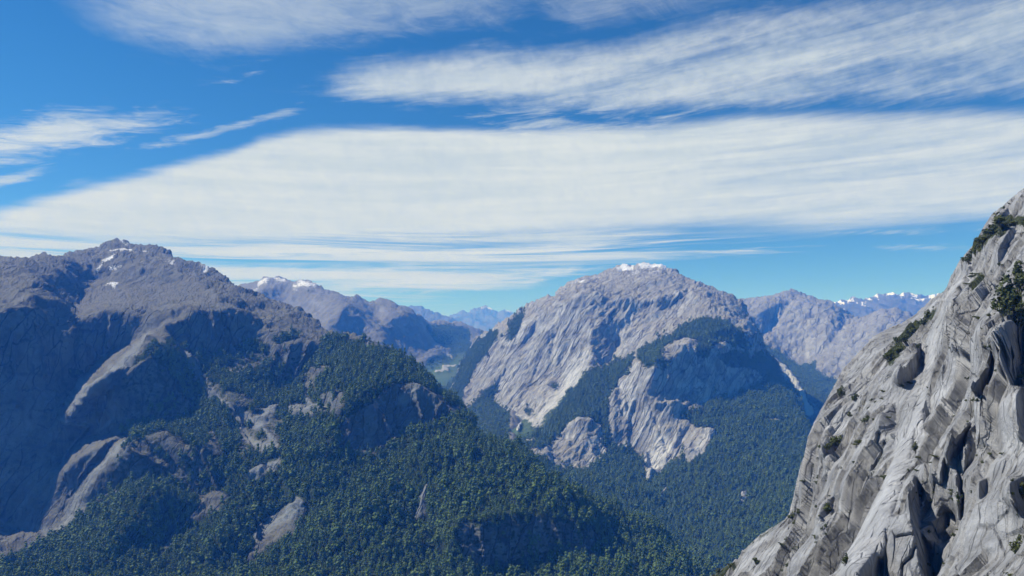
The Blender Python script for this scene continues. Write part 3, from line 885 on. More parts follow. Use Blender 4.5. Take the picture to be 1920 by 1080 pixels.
# ------------------------------------------------------------------ CENTRAL DOME with its buttress and the wood below
SKY_C = [(770, 830), (790, 800), (820, 775), (848, 735), (866, 690), (880, 660), (897, 638), (920, 623), (947, 608), (963, 595), (980, 583), (1000, 577), (1027, 563), (1042, 561), (1053, 547), (1070, 537), (1097, 529),
         (1120, 521), (1143, 512), (1160, 504), (1178, 502), (1190, 507), (1203, 501), (1220, 499), (1240, 502), (1260, 511), (1280, 521), (1303, 534), (1327, 545), (1353, 556), (1383, 567),
         (1398, 590), (1410, 620), (1425, 650), (1440, 672), (1458, 697), (1478, 724), (1496, 757), (1510, 795), (1525, 850), (1570, 930), (1640, 1000)]
A_C = [(770, 850, 3900), (800, 800, 4300), (845, 745, 4900), (870, 765, 4350), (880, 660, 5900), (920, 625, 6100), (900, 800, 3950), (985, 838, 3350), (940, 780, 4150), (1000, 577, 5900), (1178, 503, 5700), (1220, 500, 5700),
       (1100, 545, 5500), (1240, 560, 5200), (1383, 568, 5700), (1330, 575, 5150), (950, 700, 4850), (1000, 650, 5050), (920, 760, 4450), (1000, 740, 4500), (1070, 650, 4950), (1060, 720, 4600), (1130, 600, 5150), (1125, 660, 4980),
       (1250, 620, 4650), (1200, 650, 4550), (1300, 595, 4800), (1330, 612, 4400), (1310, 608, 4450), (1225, 650, 4250), (1290, 720, 3850), (1390, 640, 4500), (1250, 800, 3500), (1190, 720, 3950), (1180, 800, 3550), (1215, 890, 3050),
       (1300, 880, 2950), (1350, 820, 3250), (1330, 770, 3450), (1430, 700, 4250), (1450, 780, 3650), (1495, 765, 4100), (1500, 850, 3050), (1400, 950, 2500), (1200, 950, 2600), (1200, 1060, 2150), (1400, 1060, 2150), (1500, 1000, 2250),
       (1040, 840, 3350), (1080, 850, 3150), (1090, 790, 3500), (1130, 900, 2850), (1050, 920, 2700), (1100, 700, 4400), (1000, 805, 3700), (1160, 690, 4200), (1040, 760, 4050), (900, 1000, 2300), (1200, 1250, 1600), (1500, 1250, 1700), (900, 1250, 1900), (1640, 1020, 2300)]
W_C = [
    (-50, 62, [(880, 700), (930, 640), (1000, 590), (1050, 570), (1110, 590), (1110, 640), (1100, 690), (1050, 750), (1005, 800), (980, 790), (930, 770), (890, 790), (870, 770)], 6, .8),
    (45, 80, [(1108, 620), (1130, 612), (1165, 640), (1158, 668), (1150, 682), (1128, 690), (1112, 672)], 3),
    (35, 62, [(1060, 600), (1100, 560), (1180, 585), (1230, 580), (1215, 610), (1170, 632), (1120, 610)], 4, .6),
    (40, 78, [(1027, 612), (1042, 625), (1040, 660), (1030, 690), (1024, 650)], 2), (40, 76, [(960, 640), (985, 625), (1000, 600), (1010, 605), (985, 650), (970, 660)], 2, .8),
    (-55, 38, [(1158, 660), (1230, 600), (1290, 560), (1340, 570), (1370, 600), (1300, 605), (1240, 635), (1190, 670), (1150, 690)], 4, .9),
    (38, 78, [(1210, 705), (1235, 690), (1280, 660), (1330, 655), (1400, 660), (1430, 690), (1420, 722), (1380, 742), (1340, 745), (1310, 765), (1285, 770), (1255, 755), (1235, 760), (1215, 745)], 3),
    (45, 78, [(1340, 615), (1385, 622), (1405, 640), (1440, 690), (1470, 705), (1440, 712), (1400, 690), (1365, 660)], 4, .9),
    (-50, 70, [(1178, 722), (1195, 690), (1215, 700), (1212, 745), (1232, 765), (1258, 770), (1240, 830), (1212, 858), (1172, 840)], 3, .9),
    (-35, 62, [(1260, 770), (1330, 760), (1320, 795), (1280, 845), (1240, 890), (1212, 880), (1225, 830)], 3, .9),
    (-25, 70, [(1120, 800), (1170, 730), (1175, 845), (1140, 850)], 4, .7), (20, 72, [(1030, 830), (1060, 805), (1120, 800), (1130, 855), (1100, 878), (1060, 885), (1030, 872)], 3, .7),
    (40, 70, [(1310, 540), (1383, 567), (1400, 610), (1370, 600), (1340, 575)], 4, .8),
    (-40, 22, [(1110, 535), (1160, 508), (1250, 505), (1300, 540), (1250, 560), (1150, 565)], 6, .7),
    (-50, 36, [(1230, 920), (1330, 840), (1420, 780), (1480, 770), (1480, 880), (1400, 960), (1280, 1020)], 10, .6),
    (20, 50, [(1290, 840), (1330, 800), (1350, 815), (1310, 860)], 4, .6),
]
RIB_C = [([(1230, 600), (1190, 640), (1160, 670)], 5, 20), ([(1305, 655), (1302, 690), (1296, 715), (1300, 740)], 2.2, 22), ([(1345, 670), (1330, 690), (1318, 740)], 2.5, 18), ([(1288, 660), (1290, 690)], 2, 14),
         ([(1365, 690), (1345, 715), (1335, 740)], 2.5, 16), ([(1250, 690), (1252, 715)], 3, 18), ([(1275, 800), (1262, 850), (1235, 885)], 4, 14), ([(1210, 740), (1235, 800), (1255, 850)], 4, -20),
         ([(1300, 790), (1270, 840)], 4, -16), ([(1205, 690), (1190, 730), (1178, 790), (1172, 845)], 4, 18), ([(970, 650), (930, 740), (905, 790)], 5, -25), ([(1030, 640), (1000, 720), (975, 770)], 5, -25),
         ([(1000, 610), (950, 690), (900, 760)], 5, 22), ([(1060, 620), (1040, 700), (1010, 780)], 5, 20), ([(1090, 640), (1085, 700), (1060, 745)], 4, 20), ([(905, 660), (890, 720), (872, 760)], 5, -25),
         ([(1160, 690), (1120, 720), (1080, 760), (1020, 820)], 9, 30), ([(1130, 760), (1120, 810)], 5, -22), ([(1155, 740), (1150, 800), (1145, 850)], 4, 16)]
Cd = Land(770, 1660, 470, 1260, A_C, W_C, RIB_C, lam_px=110, warp=6, seed=4.1)
FOREST_C = [
    [(1000, 868), (1030, 882), (1060, 890), (1110, 875), (1140, 852), (1165, 842), (1203, 862), (1212, 908), (1222, 908), (1240, 888), (1256, 862), (1262, 880), (1285, 860), (1300, 855), (1330, 820), (1325, 805), (1300, 805), (1285, 780), (1300, 770), (1335, 756), (1400, 742), (1422, 720), (1440, 690),
     (1475, 722), (1510, 790), (1570, 930), (1660, 1020), (1660, 1260), (880, 1260), (960, 900)],
    [(1005, 818), (1040, 775), (1090, 735), (1085, 712), (1100, 700), (1120, 702), (1140, 690), (1170, 678), (1195, 662), (1185, 685), (1165, 720), (1150, 735), (1140, 790), (1150, 840), (1140, 848), (1126, 842), (1130, 800), (1090, 785), (1055, 812), (1030, 845), (1010, 855)],
    [(1207, 640), (1222, 648), (1240, 640), (1268, 632), (1290, 612), (1320, 606), (1350, 606), (1385, 622), (1408, 648), (1400, 660), (1375, 648), (1350, 640), (1330, 655), (1310, 642), (1280, 640), (1250, 652), (1232, 690), (1210, 698), (1200, 680)],
    [(1335, 655), (1350, 665), (1365, 660), (1400, 665), (1430, 690), (1420, 700), (1390, 690), (1360, 690)], [(1305, 650), (1330, 655), (1320, 672), (1300, 668)],
    [(1420, 655), (1440, 672), (1460, 700), (1430, 712), (1410, 690)],
    [(760, 830), (800, 795), (850, 738), (868, 740), (868, 775), (890, 790), (930, 772), (960, 785), (985, 790), (1005, 812), (1040, 840), (1010, 858), (960, 850), (900, 830), (760, 900)],
    [(880, 660), (900, 640), (930, 625), (945, 625), (915, 660), (895, 690), (868, 740), (850, 735)], [(965, 600), (1000, 578), (985, 600), (960, 640), (945, 650)], [(1035, 722), (1045, 720), (1050, 735), (1040, 740)],
    [(900, 745), (925, 720), (930, 740), (905, 775), (885, 785)],
]
BARE_C = [[(1297, 830), (1330, 805), (1343, 810), (1320, 855), (1290, 875), (1288, 862)], [(1390, 935), (1402, 925), (1404, 942), (1393, 950)], [(1270, 1048), (1280, 1048), (1280, 1062), (1270, 1060)]]
fc = Cd.mask(FOREST_C, [([(903, 705), (925, 668)], 3), ([(930, 728), (952, 690)], 3), ([(896, 765), (915, 735)], 4), ([(985, 642), (1002, 612)], 2.5), ([(1055, 760), (1080, 728)], 3), ([(1238, 700), (1262, 668)], 4), ([(1368, 700), (1335, 742)], 3), ([(1195, 770), (1190, 850)], 2), ([(1265, 800), (1285, 775)], 4), ([(1010, 790), (985, 770)], 4)], blur=6, warp=2.0) * (1 - Cd.mask(BARE_C, blur=2))
STR_C = [([(972, 843), (990, 840), (1005, 836)], 3), ([(1215, 905), (1235, 885)], 4), ([(1425, 788), (1460, 792)], 1.5), ([(1240, 940), (1250, 920)], 2), ([(1393, 945), (1400, 928)], 4), ([(970, 815), (978, 802)], 2)]
fc = fc * (1 - Cd.mask((), STR_C, blur=1.5))
pale_c = 0.45 * Cd.mask([[(1218, 850), (1232, 820), (1250, 818), (1262, 840), (1245, 880), (1215, 905)], [(1290, 870), (1330, 808), (1340, 815), (1315, 855)]], STR_C + [([(1100, 680), (1060, 740), (1010, 798)], 12), ([(1190, 730), (1178, 780)], 5)], blur=5)
SNOW_C = [([(1160, 508), (1172, 505), (1186, 507)], 3.5), ([(1203, 505), (1225, 502), (1248, 507)], 5), ([(1180, 520), (1205, 514), (1240, 514)], 1.8), ([(1120, 525), (1128, 522)], 1.8), ([(1080, 538), (1100, 532)], 2),
          ([(1140, 530), (1150, 527)], 1.2), ([(1195, 522), (1220, 520)], 1.3)]
Cd.build('mountain', SKY_C, 1250, 1.6, m_dome, dict(forest=fc, snow=np.maximum(0.7 * Cd.mask((), SNOW_C, blur=1.5), 0.33 * Cd.mask((), [([(1075, 541), (1130, 523), (1200, 512), (1265, 518)], 8)], blur=4)), pale=np.maximum(pale_c, 0.85 * Cd.mask([[(880, 800), (900, 792), (930, 774), (960, 787), (985, 792), (1003, 812), (990, 830), (960, 832), (920, 820)]], blur=8))),
         [dict(k='fbm', wl=300, amp=34, o=3, w=.7), dict(k='flute', d=(0.55, 0.35, 1.0), wa=150, wl=1100, amp=42, o=2, g=.6, on='rock', w=.8), dict(k='flute', d=(0.5, 0.3, 1.0), wa=52, wl=620, amp=20, o=3, g=.55, on='rock', w=.3),
          dict(k='fbm', wl=70, amp=5, o=3, g=.55, rid=True, on='rock', w=.2)], jag=1.0, rnd=(0.06, 30), label='pale granite dome with a snow cap, fluted face and a dark buttress above the wood', cat='mountain')

# ------------------------------------------------------------------ RIGHT-HAND SIDE VALLEY behind the buttress
SKY_E = [(1340, 575), (1383, 566), (1397, 565), (1423, 561), (1457, 556), (1470, 550), (1483, 546), (1497, 549), (1510, 556), (1533, 562), (1557, 567), (1573, 577), (1590, 592), (1600, 600), (1612, 601), (1630, 595), (1657, 585), (1677, 584),
         (1690, 588), (1713, 597), (1760, 610), (1820, 640)]
A_E = [(1340, 575, 7200), (1400, 566, 7200), (1483, 548, 7400), (1573, 578, 7000), (1400, 640, 5900), (1440, 610, 6400), (1480, 620, 6250), (1540, 620, 6200), (1480, 675, 5600), (1410, 645, 5700), (1460, 690, 5000), (1510, 765, 4250),
       (1600, 600, 6500), (1660, 586, 5900), (1720, 600, 5700), (1620, 640, 5200), (1570, 660, 5300), (1560, 710, 4700), (1640, 700, 4600), (1530, 700, 4950), (1540, 780, 4200), (1530, 840, 3700), (1600, 900, 3400), (1400, 850, 4200), (1700, 900, 3400), (1820, 650, 5400), (1400, 1000, 3300), (1700, 1000, 3000), (1510, 672, 5500)]
W_E = [(42, 72, [(1400, 600), (1455, 565), (1472, 555), (1490, 552), (1478, 575), (1445, 615), (1425, 640), (1400, 630)], 3, .9), (-45, 62, [(1480, 580), (1510, 562), (1560, 580), (1570, 610), (1550, 660), (1520, 675), (1480, 670), (1450, 640)], 4, .7),
       (40, 66, [(1560, 590), (1595, 598), (1570, 640), (1545, 665), (1550, 620)], 3, .7), (-45, 60, [(1600, 610), (1650, 590), (1690, 600), (1640, 660), (1560, 710), (1540, 705), (1560, 660)], 4, .7),
       (0, 10, [(1400, 640), (1440, 650), (1500, 690), (1540, 690), (1520, 780), (1490, 730), (1450, 690)], 4, .7)]
A_E = [(x, y, d * 1.18) for x, y, d in A_E]
E = Land(1330, 1840, 520, 1020, A_E, W_E, [([(1470, 560), (1440, 610), (1420, 640)], 5, -40), ([(1560, 590), (1590, 605), (1560, 650)], 5, -30)], lam_px=90, warp=5, seed=6.6)
FE = [[(1412, 642), (1432, 646), (1465, 668), (1500, 688), (1530, 680), (1530, 698), (1548, 712), (1575, 715), (1700, 760), (1760, 1020), (1400, 1020), (1440, 700), (1420, 665)]]
GRAV = [([(1402, 628), (1412, 648), (1428, 664), (1450, 678), (1470, 692), (1478, 705), (1492, 722), (1502, 742), (1514, 768)], 6.5), ([(1500, 745), (1517, 774)], 8)]
fe = E.mask(FE, blur=2.5) * (1 - E.mask((), GRAV, blur=1.5))
E.build('mountain', SKY_E, 1010, 2.0, m_side, dict(forest=fe, snow=fe * 0, pale=0.7 * E.mask((), GRAV, blur=1.2, warp=.6)),
        [dict(k='fbm', wl=500, amp=40, o=3), dict(k='flute', d=(0.35, 0.3, 1.0), wa=110, wl=900, amp=40, o=3, g=.55, on='rock'), dict(k='fbm', wl=120, amp=7, o=3, g=.5, rid=True, on='rock')],
        jag=1.0, rnd=(0.05, 20), label='fluted grey granite walls round a side valley with a pale gravel gully', cat='mountain')

# ------------------------------------------------------------------ RANGE UP THE MAIN VALLEY with the valley floor
SKY_B = [(380, 560), (430, 548), (450, 540), (467, 535), (487, 528), (500, 523), (508, 525), (522, 520), (537, 526), (550, 532), (560, 528), (573, 529), (587, 538), (607, 547), (633, 552), (653, 560), (667, 557), (683, 563), (693, 568),
         (713, 565), (733, 567), (743, 575), (760, 581), (770, 587), (777, 596), (790, 598), (810, 604), (840, 603), (867, 608), (893, 617), (915, 624), (940, 636), (970, 655), (1000, 680)]
A_B = [(380, 560, 7600), (520, 522, 7900), (480, 545, 7300), (580, 545, 7500), (650, 560, 7300), (600, 600, 6600), (640, 610, 6300), (540, 575, 7000), (560, 680, 5400), (660, 640, 5900), (700, 600, 6900), (735, 568, 7700), (700, 660, 5700), (760, 640, 6400),
       (770, 588, 7700), (790, 690, 5700), (830, 665, 6900), (800, 605, 9000), (870, 612, 10000), (915, 626, 10200), (850, 645, 8300), (880, 650, 8000), (845, 690, 6200), (830, 730, 5200), (800, 720, 5300), (870, 760, 4500), (880, 700, 6000), (970, 660, 9000), (950, 760, 4600), (700, 800, 4600), (500, 760, 5000), (400, 700, 5600), (850, 860, 3600)]
W_B = [(40, 76, [(632, 600), (650, 575), (690, 610), (720, 645), (740, 665), (700, 650), (650, 640), (612, 625)], 3, .9), (38, 72, [(742, 590), (772, 600), (790, 635), (815, 660), (830, 672), (800, 694), (760, 670), (735, 640), (720, 600)], 4, .9),
       (-45, 55, [(520, 570), (560, 550), (630, 565), (640, 580), (610, 615), (560, 590)], 4, .8), (40, 70, [(475, 550), (510, 545), (530, 550), (520, 565), (490, 568)], 3, .8), (36, 60, [(795, 605), (840, 606), (905, 625), (860, 650), (825, 650), (800, 640)], 4, .8),
       (-45, 50, [(672, 610), (720, 640), (700, 655), (680, 635)], 3, .7), (-10, 10, [(790, 698), (850, 665), (890, 660), (860, 720), (820, 760), (800, 730)], 5, .8)]
B = Land(370, 1010, 490, 880, A_B, W_B, [([(660, 565), (640, 590), (632, 615)], 4, 30), ([(690, 575), (720, 610), (740, 650)], 4, -25)], lam_px=90, warp=5, seed=9.2)
FB = [[(785, 700), (815, 672), (838, 668), (850, 655), (880, 650), (920, 640), (960, 680), (950, 880), (700, 880), (770, 720)], [(795, 612), (840, 610), (880, 620), (880, 650), (840, 655), (810, 640)]]
fb = B.mask(FB, blur=2.5) * (1 - B.mask((), [([(812, 650), (826, 660), (846, 672)], 1.6), ([(830, 694), (856, 690)], 2), ([(815, 700), (840, 698)], 1.5)], blur=1.2))
snow_b = B.mask((), [([(485, 534), (505, 526)], 4), ([(475, 545), (483, 540)], 2.5), ([(515, 526), (535, 528)], 4), ([(550, 540), (565, 538), (580, 540)], 3.5), ([(560, 532), (590, 542)], 3), ([(595, 560), (602, 556)], 1.5), ([(545, 545), (560, 548)], 1.5)], blur=1.5)
B.build('mountain', SKY_B, 870, 1.9, m_back, dict(forest=fb, snow=np.maximum(0.62 * snow_b, 0.34 * B.mask((), [([(475, 540), (520, 528), (590, 545)], 9), ([(620, 556), (670, 566)], 5)], blur=4)), pale=np.maximum(0.75 * B.mask([[(792, 698), (830, 682), (850, 668), (880, 660), (885, 690), (850, 715), (820, 740), (800, 720)]], blur=8), 0.4 * B.mask((), [([(812, 650), (826, 660), (846, 672)], 1.6), ([(712, 580), (718, 583)], 3)], blur=1.2))),
        [dict(k='fbm', wl=600, amp=60, o=3), dict(k='fbm', wl=240, amp=30, o=4, g=.5, rid=True, on='rock'), dict(k='flute', d=(0.3, 0.3, 1), wa=110, wl=500, amp=16, o=3, on='rock')], jag=1.0, rnd=(0.05, 20),
        label='bluish mountain with a snowy double top and steep walls up the valley', cat='mountain')

# ------------------------------------------------------------------ FAR RANGES
def far(name, sky_line, dist, seed, snow, label, bottom=680, jag=1.0):
    x0, x1 = sky_line[0][0], sky_line[-1][0]
    xs = np.linspace(x0, x1, 6)
    an = [(x, 560, dist * 1.1) for x in xs] + [(x, 620, dist * 0.94) for x in xs] + [(x, bottom, dist * 0.8) for x in xs]
    f = Land(x0 - 10, x1 + 10, 530, bottom + 10, an, seed=seed, warp=3)
    n = np.clip(n2(f.X / 14, f.Y / 7, seed, 4, .6) * 1.6 + 0.15, 0, 1)
    z = np.zeros(f.X.shape)
    top = np.interp(f.X[0], [p[0] for p in sky_line], [p[1] for p in sky_line])
    hi = np.clip(1 - (f.Y - top[None]) / snow[0], 0, 1) if snow else z
    sn = np.clip(hi * n * snow[1], 0, 1) if snow else z
    f.build(name, sky_line, bottom, 1.7, m_far, dict(forest=z, snow=sn), [dict(k='fbm', wl=dist * .05, amp=dist * .012, o=5, rid=True), dict(k='fbm', wl=dist * .015, amp=dist * .003, o=4)], jag=jag, rnd=(0.05, 14), label=label, cat='mountain')


far('mountain', [(690, 600), (740, 588), (765, 583), (778, 584), (790, 589), (805, 593), (820, 597), (838, 603), (860, 615), (900, 640), (960, 670)], 17000, 2.2, None, 'low blue ridge behind the snowy double top, without snow')
far('mountain', [(780, 625), (830, 606), (845, 598), (852, 596), (866, 590), (874, 594), (880, 596), (893, 590), (900, 588), (906, 584), (913, 586), (921, 587), (928, 591), (933, 593), (945, 589), (957, 592), (966, 600), (990, 610), (1060, 640)], 26000, 8.4, (16, 1.1),
    'farthest jagged blue range in the gap of the valley', jag=1.2)
far('mountain', [(1500, 600), (1560, 580), (1580, 573), (1597, 567), (1610, 570), (1622, 569), (1640, 562), (1660, 559), (1675, 558), (1690, 559), (1705, 557), (1718, 556), (1730, 558), (1745, 562), (1790, 560), (1900, 575)], 12500, 5.5, (34, 1.8),
    'distant snow-streaked white range to the left of the near cliff', bottom=690)

# ------------------------------------------------------------------ NEAR CLIFF
SKY_M = [(1290, 1130), (1330, 1085), (1345, 1070), (1370, 1055), (1385, 1049), (1393, 1032), (1410, 1018), (1430, 1000), (1455, 985), (1474, 972), (1482, 962), (1488, 938), (1494, 900), (1501, 870), (1510, 848), (1513, 820), (1524, 795), (1534, 778), (1547, 755), (1562, 728), (1578, 695), (1606, 664), (1636, 632), (1664, 616),
         (1690, 606), (1710, 594), (1728, 578), (1744, 562), (1756, 552), (1768, 545), (1776, 536), (1782, 520), (1795, 500), (1808, 480), (1822, 466), (1836, 450), (1848, 425), (1862, 404), (1876, 390), (1888, 378), (1902, 368), (1920, 355), (1960, 325), (2045, 265)]
A_M = [(1290, 1130, 440), (1345, 1070, 450), (1430, 1005, 440), (1480, 970, 430), (1495, 900, 420), (1515, 830, 430), (1560, 735, 470), (1640, 635, 540), (1720, 585, 620), (1768, 548, 560), (1800, 490, 500), (1850, 425, 470), (1920, 357, 450), (2150, 200, 430),
       (1420, 1080, 360), (1560, 1075, 245), (1600, 900, 315), (1560, 830, 370), (1680, 700, 420), (1700, 640, 500), (1750, 640, 400), (1780, 560, 420), (1720, 760, 330), (1640, 960, 255), (1700, 1000, 225), (1760, 880, 260), (1820, 700, 300), (1860, 600, 320), (1900, 480, 370), (1850, 500, 410),
       (1800, 1000, 205), (1900, 900, 195), (1900, 1070, 160), (1900, 740, 230), (2100, 700, 200), (2100, 1000, 130), (1700, 1180, 160), (1450, 1200, 290), (1950, 1200, 110), (2150, 450, 330)]
W_M = [
    (65, 82, [(1684, 707), (1692, 684), (1716, 658), (1729, 643), (1731, 675), (1718, 699), (1701, 718), (1690, 720)]),
    (35, 84, [(1547, 795), (1566, 773), (1601, 748), (1609, 761), (1607, 775), (1588, 793), (1556, 812)]),
    (50, 82, [(1650, 788), (1664, 769), (1682, 758), (1682, 807), (1664, 820), (1650, 814)]),
    (45, 82, [(1654, 838), (1682, 812), (1682, 839), (1664, 850)]),
    (65, 82, [(1624, 878), (1630, 856), (1647, 814), (1653, 818), (1643, 846), (1633, 876)]),
    (68, 83, [(1773, 846), (1788, 803), (1801, 767), (1804, 790), (1799, 829), (1782, 863), (1774, 865)]),
    (68, 83, [(1826, 732), (1843, 692), (1858, 656), (1861, 684), (1850, 733), (1837, 740)]),
    (70, 83, [(1699, 920), (1715, 893), (1725, 925), (1721, 982), (1737, 1027), (1745, 1084), (1729, 1084), (1716, 1029), (1704, 961)]),
    (12, 83, [(1665, 966), (1696, 957), (1716, 1003), (1733, 1084), (1643, 1084), (1659, 1016)]),
    (60, 82, [(1603, 1072), (1638, 1035), (1647, 1046), (1647, 1086), (1603, 1086)]),
    (60, 82, [(1721, 987), (1754, 974), (1782, 961), (1780, 986), (1758, 1006), (1737, 1006)]),
    (-8, 72, [(1827, 940), (1856, 933), (1886, 946), (1886, 995), (1863, 1029), (1801, 1027), (1807, 982)]),
    (62, 82, [(1806, 791), (1821, 782), (1827, 820), (1824, 859), (1810, 884), (1807, 842)]),
    (40, 80, [(1831, 748), (1852, 758), (1850, 842), (1835, 859), (1830, 803)]),
    (65, 82, [(1867, 637), (1890, 620), (1926, 611), (1926, 697), (1891, 710), (1877, 673)]),
    (60, 80, [(1899, 732), (1926, 701), (1926, 824), (1901, 801)]),
    (60, 80, [(1545, 842), (1552, 820), (1584, 817), (1581, 833), (1573, 859), (1547, 856)]),
    (66, 82, [(1549, 1018), (1560, 995), (1579, 964), (1583, 974), (1569, 1003), (1558, 1023)]),
    (45, 78, [(1486, 1076), (1507, 1042), (1537, 1020), (1546, 1029), (1513, 1080)]),
    (64, 82, [(1543, 991), (1547, 961), (1566, 937), (1572, 944), (1566, 974), (1552, 993)]),
    (64, 82, [(1601, 927), (1610, 893), (1618, 876), (1621, 884), (1610, 918), (1604, 933)]),
    (64, 82, [(1724, 782), (1737, 748), (1741, 752), (1739, 786), (1733, 799)]),
    (66, 82, [(1754, 884), (1765, 850), (1770, 859), (1765, 893), (1756, 901)]),
    (66, 82, [(1790, 893), (1797, 876), (1801, 918), (1801, 969), (1794, 974)]),
    (66, 82, [(1886, 893), (1926, 897), (1926, 944), (1912, 961), (1890, 935)]),
    (60, 82, [(1826, 893), (1843, 888), (1841, 914), (1827, 927)]),
    (60, 82, [(1765, 697), (1773, 675), (1777, 680), (1769, 718), (1763, 722)]),
    (-64, 56, [(1754, 616), (1768, 616), (1758, 671), (1735, 765), (1709, 854), (1692, 897), (1662, 999), (1644, 1040), (1603, 1086), (1575, 1086), (1609, 1031), (1643, 971), (1673, 891), (1690, 822), (1716, 758), (1733, 695)]),
    (-25, 68, [(1741, 750), (1762, 705), (1785, 663), (1803, 670), (1797, 717), (1769, 769), (1741, 787)]),
    (-48, 64, [(1854, 799), (1869, 748), (1907, 720), (1905, 756), (1883, 816), (1852, 844)]),
    (-62, 50, [(1843, 861), (1891, 850), (1863, 893), (1853, 906)]),
    (-70, 58, [(1390, 1045), (1440, 1000), (1480, 975), (1478, 1000), (1440, 1070), (1400, 1080)]),
    (-66, 56, [(1500, 890), (1520, 830), (1570, 740), (1640, 650), (1650, 660), (1600, 720), (1555, 790), (1520, 870)]),
    (60, 82, [(1802, 440), (1830, 500), (1828, 520), (1818, 500)]),
    (65, 82, [(1868, 470), (1890, 430), (1905, 425), (1885, 470), (1870, 500)]),
    (60, 80, [(1875, 405), (1890, 390), (1895, 400), (1882, 418)]),
    (-42, 56, [(1840, 640), (1880, 520), (1920, 450), (1925, 520), (1880, 600), (1855, 650)]),
    (62, 82, [(1785, 560), (1800, 530), (1815, 520), (1805, 560), (1795, 580)])]
CR_M = [
        ([(1739, 786), (1716, 859), (1690, 918)], 2.6, -3),
        ([(1758, 620), (1733, 705), (1699, 820)], 2.2, -2),
        ([(1801, 675), (1797, 718), (1767, 773), (1733, 859)], 3, -2.5),
        ([(1826, 675), (1801, 761)], 2.6, -3),
        ([(1846, 646), (1822, 731), (1801, 799)], 2.2, -2),
        ([(1639, 761), (1601, 842), (1566, 918)], 3, -2.5),
        ([(1673, 731), (1647, 782), (1622, 859), (1588, 944), (1545, 1037)], 2.6, -3),
        ([(1609, 884), (1584, 944), (1545, 1029)], 2.2, -2),
        ([(1532, 859), (1511, 918), (1486, 982)], 3, -2.5),
        ([(1664, 859), (1639, 927), (1601, 1003), (1571, 1067)], 2.6, -3),
        ([(1682, 671), (1660, 722), (1643, 765)], 2.2, -2),
        ([(1792, 859), (1801, 918), (1799, 1003), (1792, 1078)], 3, -2.5),
        ([(1826, 859), (1805, 893), (1801, 952)], 2.6, -3),
        ([(1660, 991), (1660, 1078)], 2.2, -2),
        ([(1682, 1006), (1711, 999)], 3, -2.5),
        ([(1716, 1018), (1711, 1042), (1692, 1059), (1690, 1078)], 2.6, -3),
        ([(1699, 893), (1673, 961)], 2.2, -2),
        ([(1601, 756), (1571, 790), (1545, 803)], 3, -2.5),
        ([(1856, 739), (1850, 790), (1846, 842)], 2.6, -3),
        ([(1716, 803), (1707, 859)], 2.2, -2),
        ([(1767, 893), (1733, 944)], 3, -2.5),
        ([(1780, 1008), (1771, 1078)], 2.6, -3),
        ([(1750, 1012), (1741, 1046)], 2.2, -2),
        ([(1515, 859), (1520, 884), (1511, 918)], 3, -2.5),
        ([(1639, 688), (1618, 722), (1596, 739)], 2.6, -3),
        ([(1886, 824), (1869, 893)], 2.2, -2),
        ([(1562, 876), (1541, 927), (1515, 986), (1486, 1037)], 3, -2.5),
        ([(1647, 876), (1622, 927), (1605, 961)], 2.6, -3),
        ([(1850, 430), (1835, 480), (1815, 520)], 2.2, -2),
        ([(1815, 520), (1790, 600), (1770, 680)], 3, -2.5),
        ([(1860, 620), (1845, 680)], 2.6, -3),
        ([(1895, 560), (1880, 640)], 2.2, -2),
        ([(1700, 560), (1668, 640)], 3, -2.5)]
W_M = [(a, b, p, 1.3, 0.9 if k in (0, 5, 6, 7, 9, 14, 15) else 0.6) for k, (a, b, p) in enumerate(W_M)]
M = Land(1280, 2060, 230, 1160, A_M, W_M, CR_M, lam_px=60, warp=1.6, seed=12.5, gs=1.2, sharp=1.1, edge=1.3, soft=0.7)
MOSS = [[(1658, 678), (1668, 655), (1700, 630), (1725, 600), (1745, 580), (1756, 570), (1755, 590), (1735, 615), (1705, 645), (1690, 665), (1668, 690)], [(1810, 490), (1822, 470), (1850, 440), (1870, 415), (1890, 405), (1925, 400), (1925, 418), (1895, 425), (1870, 450), (1848, 475), (1825, 500)],
        [(1808, 590), (1825, 578), (1840, 570), (1836, 582), (1815, 592)], [(1872, 590), (1880, 560), (1900, 540), (1925, 530), (1925, 620), (1900, 610), (1885, 590)], [(1640, 860), (1655, 840), (1665, 845), (1640, 875)],
        [(1330, 1085), (1345, 1068), (1385, 1050), (1382, 1065), (1350, 1085)], [(1393, 1032), (1430, 1000), (1476, 970), (1470, 980), (1430, 1010), (1400, 1032)], [(1820, 545), (1845, 515), (1855, 525), (1830, 552)]]
mo = M.mask(MOSS, [([(1570, 960), (1550, 1010)], 3), ([(1650, 880), (1600, 970), (1580, 1020)], 2.5), ([(1620, 750), (1600, 790)], 3), ([(1500, 1050), (1530, 1000)], 3), ([(1720, 840), (1700, 880)], 2)], blur=4, warp=4) * 0.8
pl = 0.3 * M.mask([W_M[27][2], [(1800, 500), (1812, 512), (1775, 600), (1752, 680), (1720, 780), (1690, 880), (1655, 965), (1620, 1040), (1590, 1085), (1560, 1085), (1640, 930), (1690, 800), (1735, 690), (1768, 580)]], blur=6)  # sunlit brightness of the ramp, put into its rock colour as a paler tint
GD = (0.58, 0.55, 0.55)
GN = (-0.62, -0.15, 0.72)
smooth_m = np.maximum(0.72 * M.mask([[(1505, 880), (1522, 830), (1565, 745), (1640, 640), (1700, 605), (1690, 640), (1650, 690), (1610, 740), (1585, 770), (1545, 800)]], blur=8),
                      0.85 * M.mask([W_M[28][2], W_M[11][2], W_M[14 + 20][2], W_M[9 - 1][2], W_M[31][2]], blur=4))
